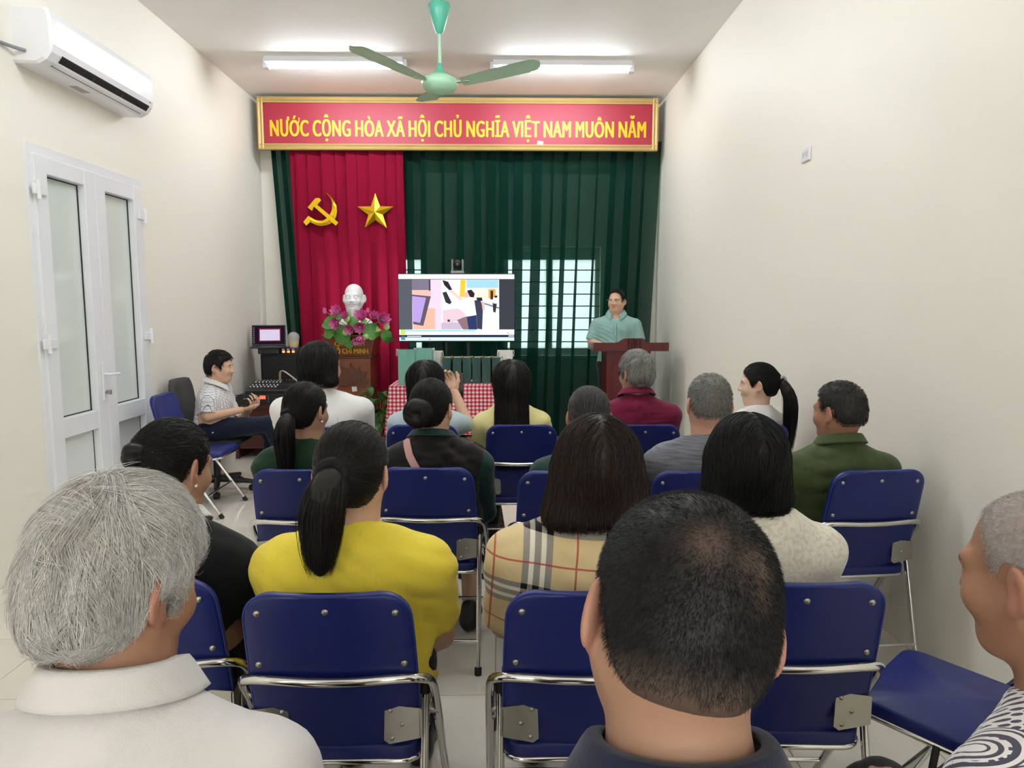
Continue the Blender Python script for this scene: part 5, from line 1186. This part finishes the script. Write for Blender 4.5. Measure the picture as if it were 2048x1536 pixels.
for s in (-1, 1):
    MB().box((s * .36 - .03, -.28, .05), (s * .36 + .03, .30, .10), .005).build('foot_bar', M_BLACKP, tv)
    for y in (-.24, .26): MB().lathe([(.03, -.015), (.03, .015)], (s * .36, y, .03), 12, 'x').build('caster', M_RUB, tv)
MB().box((-.36, .04, .06), (.36, .11, .13)).build('cross_bar', M_BLACKP, tv)
pc = PY(915, 547, YT); cm = empty('conference_camera', (pc[0], YT + .025, tz1), label='grey conference camera standing on top of the television', cat='camera')
MB().box((-.068, -.06, 0), (.068, .06, .028), .006).build('base', mat('camera_grey', '8b8d92', .4), cm)
for s in (-1, 1): MB().box((s * .052 - .009, -.03, .026), (s * .052 + .009, .04, .145), .006).build('yoke_arm', mat('camera_grey', '8b8d92', .4), cm)
MB().ball((0, 0, .10), (.043, .05, .05), 18, 12).build('camera_head', M_BLACKP, cm); MB().lathe([(.028, .044), (.028, .056), (.018, .056), (.012, .05)], (0, 0, .10), 20, 'y').build('lens', mat('lens_black', '0b0c10', .1), cm); MB().lathe([(.003, .0), (.003, .002)], (0, -.06, .014), 8, 'y').build('indicator_light', M_WPAPER, cm)
# ------------------------------------------------------------------ bust pedestal with lotus carving
M_WOOD = mat('brown_lacquered_wood', '7a3f22', .3, var=.18, vscale=9); M_WOODD = mat('dark_carved_wood', '4a2616', .4, var=.2, vscale=12); M_GOLDP = mat('gold_letter_paint', 'd8b030', .4)
M_WOODC = mat('carved_lotus_wood', '5c3020', .4, var=.2, vscale=12); YP = 7.25; pcx = PY(701, 700, YP)[0]
pd = empty('pedestal', (pcx, YP, 0), label='brown wooden bust pedestal with carved lotus and gold lettering', cat='pedestal')
k_ = lambda px: PY(px, 700, YP)[0] - pcx
zt, zn = PY(701, 672, YP)[2], PY(701, 713, YP)[2]; wt = (k_(753) - k_(649)) / 2; wb = .205; dp = .36
b = MB(); t4 = [(-wb, 0, zn), (wb, 0, zn), (wb, dp, zn), (-wb, dp, zn), (-wt, -.06, zt), (wt, -.06, zt), (wt, dp + .06, zt), (-wt, dp + .06, zt)]
b.add(t4, [(0, 1, 5, 4), (1, 2, 6, 5), (2, 3, 7, 6), (3, 0, 4, 7), (4, 5, 6, 7), (0, 3, 2, 1)]); b.build('flared_head', M_WOOD, pd)
MB().box((-wt - .012, -.072, zt - .004), (wt + .012, dp + .072, zt + .014), .004).build('top_board', M_WOOD, pd); MB().box((-wb - .012, -.012, zn - .02), (wb + .012, dp + .012, zn + .004), .004).build('moulding', M_WOODD, pd)
MB().box((-wb + .005, .0, .10), (wb - .005, dp, zn - .018), .003).build('body', M_WOOD, pd); MB().box((-wb - .03, -.03, 0), (wb + .03, dp + .03, .10), .006).build('plinth', M_WOODD, pd)
sl = math.atan2(.06, zt - zn)
for txt, wd, hgt, px, py in (('CHỦ TỊCH', .30, .042, 701, 687), ('HỒ CHÍ MINH', .36, .052, 702, 702)):
    pz = PY(px, py, YP)[2]; text_mesh('lettering', txt, M_GOLDP, pd, wd, hgt, .03, .003, (0, -.002 - .06 * (pz - zn) / (zt - zn), pz), (sl, 0, 0))
lz = PY(711, 750, YP)[2]
def petal(cx, cz, ang, ln, wd, dep, m):
    b = MB(); pts = [(-wd * math.sin(PI * min(1, s * 1.15) ** .8) * (1 if s < .87 else 1), s * ln) for s in np.linspace(0, 1, 9)]; out = [(x, z) for x, z in pts] + [(-x, z) for x, z in pts[::-1][1:]]
    ca, sa = math.cos(ang), math.sin(ang); b.prism([(cx + x * ca + z * sa, cz - x * sa + z * ca) for x, z in out][::-1], -dep, .001); return b.build('carved_petal', m, pd)
for a, ln, wd, dep in ((0, .17, .06, .022), (-.5, .17, .055, .018), (.5, .17, .055, .018), (-.95, .185, .05, .014), (.95, .185, .05, .014), (-1.4, .18, .04, .010), (1.4, .18, .04, .010)): petal(0.0, lz - .085, a, ln * 1.22, wd * 1.22, dep, M_WOODC)
o = MB().box((-.025, -.002, -.025), (.025, 0, .025)).build('paper_label', M_WPAPER, pd); o.location = (PY(709, 778, YP)[0] - pcx, -.001, PY(709, 778, YP)[2]); o.rotation_euler = (0, math.radians(-5), 0)
# bust
M_PLASTER = mat('white_plaster', 'eeeef0', .4, var=.02); bs = empty('portrait_bust', (PY(707, 600, YP + .16)[0], YP + .18, zt + .014), label='white plaster portrait bust with a goatee on the pedestal', cat='bust')
hz = PY(707, 596, YP + .16)[2] - zt - .014; Fb = Frame((0, 0, hz), rotm(0, 0, 180), 1.24)
q = head_sdf(Fb, (0, .02, hz - .235), .052); q.cap(Fb((0, .078, -.095)), Fb((0, .088, -.165)), .023, .008, k=.012); q.cap(Fb((-.022, .093, -.046)), Fb((.022, .093, -.046)), .006, .006, k=.01)
q.ell((0, .025, hz - .34), (.20, .115, .14), k=.06); q.cap((-.11, .03, hz - .285), (.11, .03, hz - .285), .065, k=.06); q.cap((0, .015, hz - .26), (0, 0, hz - .15), .085, .066, k=.05); q.fun(lambda P: .012 - P[..., 2], (-1, -1, -1), (1, 1, 1), 'i', .005)
for s in (-1, 1): q.cap(Fb((0, .035, -.175)) + (s * .012, 0, -.02), Fb((0, .02, -.14)) + (s * .06, .02, 0), .014, .010, k=.012)
v, f = q.mesh(.0045); link(bpy.data.objects.new('sculpted_figure', np_mesh('sculpted_figure', v, [f], None, M_PLASTER)), bs)
MB().box((-.14, -.06, 0), (.14, .12, .03), .006).build('plinth', M_PLASTER, bs)
# lotus arrangement
def petal_mat(name, c0, c1):
    t = NT(name); g = t.sep(t.coord('Generated'))[2]; n = t.noise(t.coord(), 30, 2); t.base(t.mix(t.math('ADD', t.math('MULTIPLY', g, .8), t.math('MULTIPLY', n, .2)), srgb(c0), srgb(c1)), .6, 0, .3); return t.m
M_LOT = petal_mat('lotus_pink', 'f5a9d2', 'de3f9f'); M_LEAF = mat('lotus_leaf_green', '4f8a3a', .5, var=.3, vscale=14); M_POD = mat('lotus_pod_green', 'a9d37a', .5, var=.1); M_STEMG = mat('stem_green', '7d9a55', .6)
ar = empty('lotus_arrangement', (PY(712, 660, YP - .12)[0], YP - .02, zt + .014), label='pink lotus flowers, leaves and pods arranged before the white bust', cat='flowers')
def A(zx, zy, Y=-.12):   # positions read from the 480..820 crop
    p = PY(480 + zx * 340 / 1536, 480 + zy * 340 / 1536, YP + Y); return np.array((p[0] - ar.location.x, p[1] - ar.location.y, p[2] - ar.location.z))
def orient(b, c, d, s):
    z = np.array(d, float); z /= np.linalg.norm(z); x = np.cross(z, (0, .3, 1.0)); x /= np.linalg.norm(x); y = np.cross(z, x)
    b.xf(Matrix(((x[0] * s, y[0] * s, z[0] * s, c[0]), (x[1] * s, y[1] * s, z[1] * s, c[1]), (x[2] * s, y[2] * s, z[2] * s, c[2]), (0, 0, 0, 1)))); return b
def lotus(c, d, s, openn=1.0):
    b = MB()
    for ring, (cnt, tilt, ln) in enumerate(((8, 1.15 * openn, 1.0), (8, .75 * openn, .95), (6, .38 * openn, .8))):
        for k in range(cnt):
            a = 2 * PI * (k + .5 * ring) / cnt
            def f(u, v, a=a, tilt=tilt, ln=ln):
                w = .34 * math.sin(PI * min(.97, .12 + v * .85)) * (1 - .25 * v); tt = tilt * (1 - .45 * v); r = ln * v * math.sin(tt) + .12; z = ln * v * math.cos(tt) ; x = (u - .5) * 2 * w; r2 = r - .35 * x * x / .34
                return (r2 * math.cos(a) - x * math.sin(a), r2 * math.sin(a) + x * math.cos(a), z)
            b.grid(f, 4, 5)
    orient(b, c, d, s); return b.build('lotus_flower', M_LOT, ar, fix=False)
FL = [((885, 655), (-.3, -1, .5), .062), ((945, 690), (.1, -1, .3), .045), ((880, 755), (-.4, -1, .0), .062), ((1105, 700), (-.1, -1, .5), .066), ((1210, 690), (.2, -1, .4), .05), ((1285, 725), (.5, -1, .3), .072), ((1000, 800), (-.2, -1, -.2), .055), ((1085, 790), (.1, -1, -.1), .06), ((1085, 870), (.1, -.6, -1), .058), ((1050, 950), (0, -.5, 1), .05)]
for (p, d, s) in FL: c = A(*p, -.16); lotus(c, d, s * 1.4); MB().tube([c, c * .5 + np.array((0, .05, .02)), (0, .06, .01)], .004, 6).build('stem', M_STEMG, ar)
for (p, s) in (((765, 645), .036), ((1155, 640), .032)): c = A(*p); lotus(c + np.array((0, 0, -.02)), (0, 0, 1), s * 1.6, .25); MB().tube([c, c * .6 + np.array((0, .02, -.0)), (0, .06, .01)], .004, 6).build('stem', M_STEMG, ar)
for (p, d) in (((965, 715), (0, -1, .2)), ((955, 835), (-.1, -1, 0)), ((1120, 735), (0, -.6, .8)), ((1250, 820), (.3, -.5, -.8)), ((1325, 785), (.2, -1, .2)), ((1135, 872), (0, -1, .0))):
    b = MB().lathe([(.006, -.045), (.016, -.02), (.030, .0), (.030, .006), (.0, .008)], n=14); orient(b, A(*p, -.17), d, 1.05); b.build('seed_pod', M_POD, ar)
for (p, d, s) in (((800, 720), (-.5, -1, .6), .075), ((800, 810), (-.5, -1, .1), .065), ((920, 830), (-.1, -1, -.1), .095), ((1020, 715), (0, -1, .5), .06), ((960, 665), (0, -.8, .8), .045), ((1185, 800), (.2, -1, .2), .085), ((1300, 690), (.4, -.8, .7), .05), ((1320, 840), (.6, -1, -.1), .06), ((1350, 880), (.4, -.6, -.9), .05), ((990, 915), (0, -1, -.3), .045), ((870, 690), (-.3, -1, .5), .05)):
    b = MB(); ph = RNG.uniform(0, 6)
    def lf(u, v, ph=ph): a = 2 * PI * u; r = v * (1 + .06 * math.sin(5 * a + ph)); return (r * math.cos(a), r * math.sin(a), .16 * v * v * math.sin(2 * a + ph) + .05 * v * math.sin(9 * a))
    b.grid(lf, 28, 5, True, True); orient(b, A(p[0], p[1] + 25, -.10), d, s * 1.02); b.build('lotus_leaf', M_LEAF, ar, fix=False)
MB().lathe([(.05, 0), (.10, .03), (.11, .05), (.10, .05), (.09, .035), (0, .03)], (0, .06, 0), 20).build('shallow_bowl', M_WOODD, ar)
# potted plant between pedestal and table
pl = empty('potted_plant', (-1.20, 7.02, 0), label='leafy green potted plant on the floor between pedestal and table', cat='plant')
MB().lathe([(.09, 0), (.12, .2), (.125, .22), (.11, .22), (.10, .19), (0, .19)], n=20).build('pot', mat('terracotta_pot', '8f5a40', .7), pl)
for k in range(22):
    a = RNG.uniform(0, 2 * PI); ln = RNG.uniform(.12, .2); h0 = RNG.uniform(.3, .62); rr = RNG.uniform(.03, .10); b = MB()
    def lf(u, v, ln=ln): w = .045 * math.sin(PI * min(.98, v ** .8 + .02)); x = (u - .5) * 2 * w; return (x, v * ln, .05 * math.sin(PI * v) - .25 * v * v * ln + abs(x) * .4)
    b.grid(lf, 4, 6); o = b.build('leaf', mat('plant_leaf', '3f6b34', .45, var=.3, vscale=20), pl, fix=False); o.location = (rr * math.cos(a), rr * math.sin(a), h0); o.rotation_euler = (RNG.uniform(-.2, .7), 0, a - PI / 2); MB().tube([(0, 0, .19), (rr * .5 * math.cos(a), rr * .5 * math.sin(a), h0 * .6 + .05), (rr * math.cos(a), rr * math.sin(a), h0)], .004, 6).build('stem', M_STEMG, pl)
# ------------------------------------------------------------------ lectern
M_MAHO = mat('mahogany', '5a1d20', .3, var=.15, vscale=7); M_MAHD = mat('dark_mahogany', '3f1418', .35, var=.15, vscale=7)
YLc = 6.8; l0, l1 = PY(1187, 694, YLc)[0], PY(1338, 694, YLc)[0]; lx = (l0 + l1) / 2; le = empty('lectern', (lx, YLc, 0), label='red-brown wooden lectern in front of the standing presenter', cat='lectern')
zt2, zb2 = 1.150, 1.068; hw2 = (l1 - l0) / 2
cxo = PY(1268, 690, YLc)[0] - lx
pts = [(-hw2, zb2), (hw2, zb2), (hw2, zt2)] + [(cxo + .075 + .05 * (1 - s), zt2 + .042 * (1 - math.cos(PI * s)) / 2) for s in np.linspace(0, 1, 7)] + [(cxo - .075 - .10 * s, zt2 + .042 * (1 + math.cos(PI * s)) / 2) for s in np.linspace(0, 1, 7)] + [(-hw2, zt2)]
MB().prism(pts, 0, .025).build('front_board', M_MAHO, le)
for s in (-1, 1): MB().prism([(0.02, zb2), (.44, zb2), (.44, zt2 - .045), (.02, zt2)], s * hw2 - (.02 if s > 0 else 0), s * hw2 + (.02 if s < 0 else 0), 'yz').build('side_board', M_MAHO, le)
MB().box((-hw2 + .02, .02, zb2), (hw2 - .02, .44, zb2 + .02)).build('reading_board', M_MAHO, le)
for x in (-.062, -.04, -.012, .012, .04, .062): MB().tube([(cxo + x, -.004, zb2 + .002), (cxo + x, -.004, zt2 + .040 - abs(x) * .2)], .010 if abs(x) < .05 else .007, 8).build('carved_flute', M_MAHO if abs(x) > .03 else M_MAHD, le)
ca, cb_ = PY(1213, 720, YLc + .05)[0] - lx, PY(1301, 720, YLc + .05)[0] - lx
MB().box((ca, .05, .09), (cb_, .40, zb2), .004).build('column', M_MAHO, le); MB().box((ca - .05, .0, 0), (cb_ + .05, .45, .09), .006).build('base', M_MAHD, le); MB().box((ca + .06, .044, .2), (cb_ - .06, .052, .95), .003).build('raised_panel', M_MAHO, le)
# ------------------------------------------------------------------ audio corner
M_DESK = mat('red_brown_desk', '4c2018', .35, var=.15, vscale=8); YD = 6.92
dk = empty('desk', (-2.30, YD, 0), label='low red-brown desk carrying the audio equipment', cat='desk')
MB().box((-.30, 0, .50), (.42, .80, .548), .004).build('desk_top', M_DESK, dk); MB().box((-.26, .03, .1), (.38, .05, .50)).build('front_panel', M_DESK, dk)
for x in (-.29, .39): MB().box((x - .01, .02, 0), (x + .02, .78, .50)).build('side_panel', M_DESK, dk)
am = empty('amplifier', (-2.29, YD - .02, .548), label='black rack amplifier with a red display under the mixer', cat='amplifier')
MB().box((-.245, 0, 0), (.245, .34, .096), .003).build('chassis', M_BLACKP, am); MB().box((-.275, -.006, .002), (.275, 0, .094), .002).build('front_plate', mat('matt_black', '1c1d20', .5), am)
MB().box((-.04, -.0075, .052), (.015, -.006, .085)).build('display', emis('red_display', 'e0402a', 2.0), am)
for x in (-.065, -.055, .035, .045): MB().box((x, -.0075, .04), (x + .005, -.006, .085)).build('level_meter', M_STEEL, am)
for x in (-.07, .045): MB().lathe([(.014, .004), (.012, .02), (0, .021)], (x, -.004, .022), 12, 'y').build('knob', M_BLACKP, am)
for x in (-.18, .13): MB().box((x - .02, -.0072, .05), (x + .02, -.006, .06)).build('brand_mark', M_STEEL, am)
for x in (-.265, .265):
    for z in (.015, .08): MB().lathe([(.006, .005), (0, .008)], (x, -.004, z), 8, 'y').build('rack_screw', M_STEEL, am)
mx = empty('mixer', (-2.25, YD + .0, .645), label='black audio mixing console with rows of faders on the amplifier', cat='mixer')
b = MB().prism([(0, 0), (.36, 0), (.36, .105), (.30, .105), (.02, .045), (0, .03)], -.23, .25, 'yz'); b.build('console_body', M_BLACKP, mx)
M_FAD = mat('fader_white', 'd9dadc', .4)
for k in range(8):
    x = -.20 + k * .035; MB().box((x - .006, .06, .060), (x + .006, .08, .073), .002).build('fader', M_FAD, mx)
    for j in range(4): yy = .14 + j * .045; MB().lathe([(.007, 0), (.005, .012), (0, .0125)], (x, yy, .045 + (yy - .02) * .215), 8).build('knob', [M_FAD, M_DARKP, M_FAD, M_STEEL][j], mx)
for k in range(5): MB().lathe([(.006, 0), (.006, .015)], (.09 + k * .03, .30, .104), 8).build('socket', M_STEEL, mx)
MB().box((.10, .10, .064), (.22, .2, .088)).build('control_block', M_DARKP, mx)
for d in (0, .012):
    ca_ = MB().tube(smooth_path([(-2.25 + .02 + d, YD + .29, .748), (-2.25 + .025 + d, YD + .28, .83), (-2.25 + .07 + d, YD + .24, .85), (-2.25 + .16 + d, YD + .2, .80), (-2.25 + .26 + d, YD + .14, .73), (-2.25 + .33 + d, YD + .10, .62), (-2.25 + .345 + d, YD + .1, .55)], 6), .0035, 6).build('audio_cable', mat('cream_cable', 'd9cdbb', .5)); tag(ca_, 'cream audio cable looping up from the mixing console', 'cable', 'cream cables plugged into the mixer')
sb = empty('loudspeaker', (-2.21, YD + .42, .548), label='black loudspeaker cabinet behind the mixer', cat='loudspeaker')
MB().box((-.25, 0, 0), (.25, .34, .46), .01).build('cabinet', mat('black_carpet', '101418', .9, bump=.4, bscale=400), sb); MB().box((-.225, -.006, .03), (.225, .0, .43), .004).build('grille', mat('grille_black', '0d1013', .7, bump=.8, bscale=500), sb); MB().box((-.02, -.008, .08), (.12, -.005, .105), .002).build('handle', M_DARKP, sb)
ru = empty('audio_receiver', (-2.27, YD + .44, 1.008), label='black receiver boxes with glowing orange lights under the laptop', cat='receiver')
MB().box((-.22, 0, 0), (.0, .30, .06), .004).build('receiver_box', M_DARKP, ru); MB().box((.01, .01, 0), (.25, .30, .06), .004).build('receiver_box', M_BLACKP, ru)
for k in range(3): MB().box((.03 + k * .05, .004, .012), (.055 + k * .05, .0105, .034)).build('indicator_light', emis('orange_glow', 'f07a3a', 1.6), ru)
for k in range(3): MB().box((.03 + k * .05, .004, .042), (.05 + k * .05, .0105, .052)).build('button', emis('violet_glow', '7a5ad0', .8), ru)
lp = empty('laptop', (-2.40, YD + .50, 1.068), math.radians(14), 'open black laptop on top of the audio stack', 'laptop')
MB().box((-.17, -.12, 0), (.17, .12, .018), .004).build('keyboard_base', mat('laptop_black', '232427', .35), lp)
sc_ = MB().box((-.17, -.004, 0), (.17, .004, .225), .003).build('lid', M_BLACKP, lp); sc_.location = (0, .118, .016); sc_.rotation_euler = (math.radians(-18), 0, 0)
b = MB(); 
for (c, x0, z0, x1, z1, l) in (('1d1420', -.16, .015, .16, .215, 0), ('7c1f34', -.10, .045, .12, .19, 1), ('cfc3dc', -.09, .055, .11, .175, 2)): b.use(emis('laptop_' + c, c, .5)); b.add([(x0, -.0045 - l * .0002, z0), (x1, -.0045 - l * .0002, z0), (x1, -.0045 - l * .0002, z1), (x0, -.0045 - l * .0002, z1)], [(0, 1, 2, 3)])
b.use(emis('laptop_8a8494', '8a8494', .5))
for k in range(9): b.add([(-.155, -.0048, .03 + k * .02), (-.143, -.0048, .03 + k * .02), (-.143, -.0048, .038 + k * .02), (-.155, -.0048, .038 + k * .02)], [(0, 1, 2, 3)])
b.build('display', None, sc_, fix=False)
def clear():
    t = NT('clear_plastic_film'); t.base((.85, .9, .95, 1), .08, 0, .6); t.p.inputs['Alpha'].default_value = .32; return t.m
cu = empty('drink_cup', (-2.14, YD + .52, 1.068), label='clear domed plastic cup with a yellow drink by the laptop', cat='cup')
MB().lathe([(.045, 0), (.058, .09), (.062, .10), (.055, .135), (.03, .16), (.0, .166)], n=20).build('dome_cup', clear(), cu); MB().lathe([(.043, .004), (.052, .07), (0, .071)], n=20).build('drink', mat('yellow_drink', 'd6b45a', .4), cu)
# ------------------------------------------------------------------ office chair, bin, microphone, phones, handbag
oc = empty('office_chair', (-2.30, 5.72, 0), math.radians(-88), 'black swivel office chair under the person in the zigzag-print shirt', 'office chair')
MB().box((-.22, -.20, .385), (.22, .24, .44), .03).build('seat', mat('black_fabric', '1f2023', .9), oc); bk = MB()
bk.grid(lambda u, v: ((u - .5) * .40 * (1 - .25 * (2 * v - 1) ** 4), -.235 - .03 * (1 - (2 * u - 1) ** 2) - .05 * v, .50 + .42 * v), 10, 10); o = bk.build('backrest', mat('grey_mesh_fabric', '4a4a4b', .9), oc, fix=False); md = o.modifiers.new('thick', 'SOLIDIFY'); md.thickness = .045
MB().tube([(0, -.1, .38), (0, -.27, .40), (0, -.275, .6)], .018, 8).build('back_support', M_BLACKP, oc); MB().tube([(0, 0, .385), (0, 0, .09)], .028, 12).build('gas_column', M_BLACKP, oc)
for k in range(5):
    a = 2 * PI * k / 5 + .3; c, s = math.cos(a), math.sin(a); MB().tube([(0, 0, .10), (.15 * c, .15 * s, .09), (.28 * c, .28 * s, .075)], [.03, .024, .018], 8).build('base_arm', M_BLACKP, oc); w_ = MB().lathe([(.027, -.018), (.027, .018)], (0, 0, 0), 14, 'x').build('caster', M_RUB, oc); w_.location = (.28 * c, .28 * s, .027); w_.rotation_euler = (0, 0, a + 1.2)
    MB().tube([(.28 * c, .28 * s, .08), (.28 * c, .28 * s, .04)], .009, 6).build('caster_stem', M_BLACKP, oc)
bn = empty('waste_bin', (-2.44, 6.16, 0), label='white plastic bin on the floor behind the sideways chair', cat='bin'); MB().lathe([(.10, 0), (.125, .24), (.13, .25), (.12, .25), (.095, .01), (0, .01)], n=24).build('bucket', mat('bin_white', 'd9d8d4', .5), bn); MB().tube([(.128 * math.cos(a), .128 * math.sin(a), .25) for a in np.linspace(0, 2 * PI, 25)[:-1]], .006, 6, closed=True).build('rim', mat('bin_white', 'd9d8d4', .5), bn)
mc = empty('microphone', (-2.12, 5.09, .463), math.radians(-72), 'blue-ringed microphone lying on the sideways chair', 'microphone')
b = MB().lathe([(.012, .0), (.016, .13), (.018, .15)], (0, 0, .027), 14, 'y'); b.build('microphone_body', M_BLACKP, mc); MB().lathe([(.022, .145), (.028, .15), (.028, .175), (.022, .18)], (0, 0, .027), 14, 'y').build('blue_ring', mat('bright_blue', '2a5fc8', .4), mc); MB().ball((0, -.195, .027), (.026, .028, .026), 14, 10).build('grille_ball', M_STEEL, mc)
MB().tube([(-.03, -.16, .012), (.03, -.16, .012)], .011, 8).build('windscreen_wing', mat('bright_blue', '2a5fc8', .4), mc)
def phone(loc, rot, label, c='24262a'):
    r = empty('mobile_phone', loc, label=label, cat='phone'); r.rotation_euler = rot
    MB().box((-.037, -.004, -.075), (.037, .004, .075), .003).build('phone_case', mat('phone_' + c, c, .35), r); MB().box((-.034, -.0045, -.071), (.034, -.0039, .071)).build('screen', mat('phone_glass', '0e0f12', .08), r); MB().box((.012, .0038, .04), (.032, .0055, .066), .001).build('camera_bump', M_BLACKP, r)
phone((-2.02, 5.70, .725), (math.radians(-62), math.radians(0), math.radians(-88)), 'dark phone held by the person in the zigzag-print shirt', '3a3632')
phone((-.255, 4.30, 1.02), (math.radians(-8), 0, 0), 'black phone raised by the person in pale blue')
hb = empty('handbag', (-.10, 4.62, 0), math.radians(25), 'tan snakeskin-pattern handbag standing on the floor', 'handbag')
def snake():
    t = NT('snakeskin'); v = t.new('ShaderNodeTexVoronoi'); t.link(t.coord(), v.inputs['Vector']); v.inputs['Scale'].default_value = 55; t.base(t.ramp(v.outputs['Distance'], [(.1, srgb('8f7a58')), (.6, srgb('5c4a34'))]), .4); return t.m
MB().prism([(-.13, 0), (.13, 0), (.10, .18), (-.10, .18)], -.05, .05).build('bag_body', snake(), hb); MB().tube(smooth_path([(-.08, 0, .175), (-.07, 0, .27), (0, 0, .30), (.07, 0, .27), (.08, 0, .175)], 5), .006, 6).build('handle', snake(), hb)
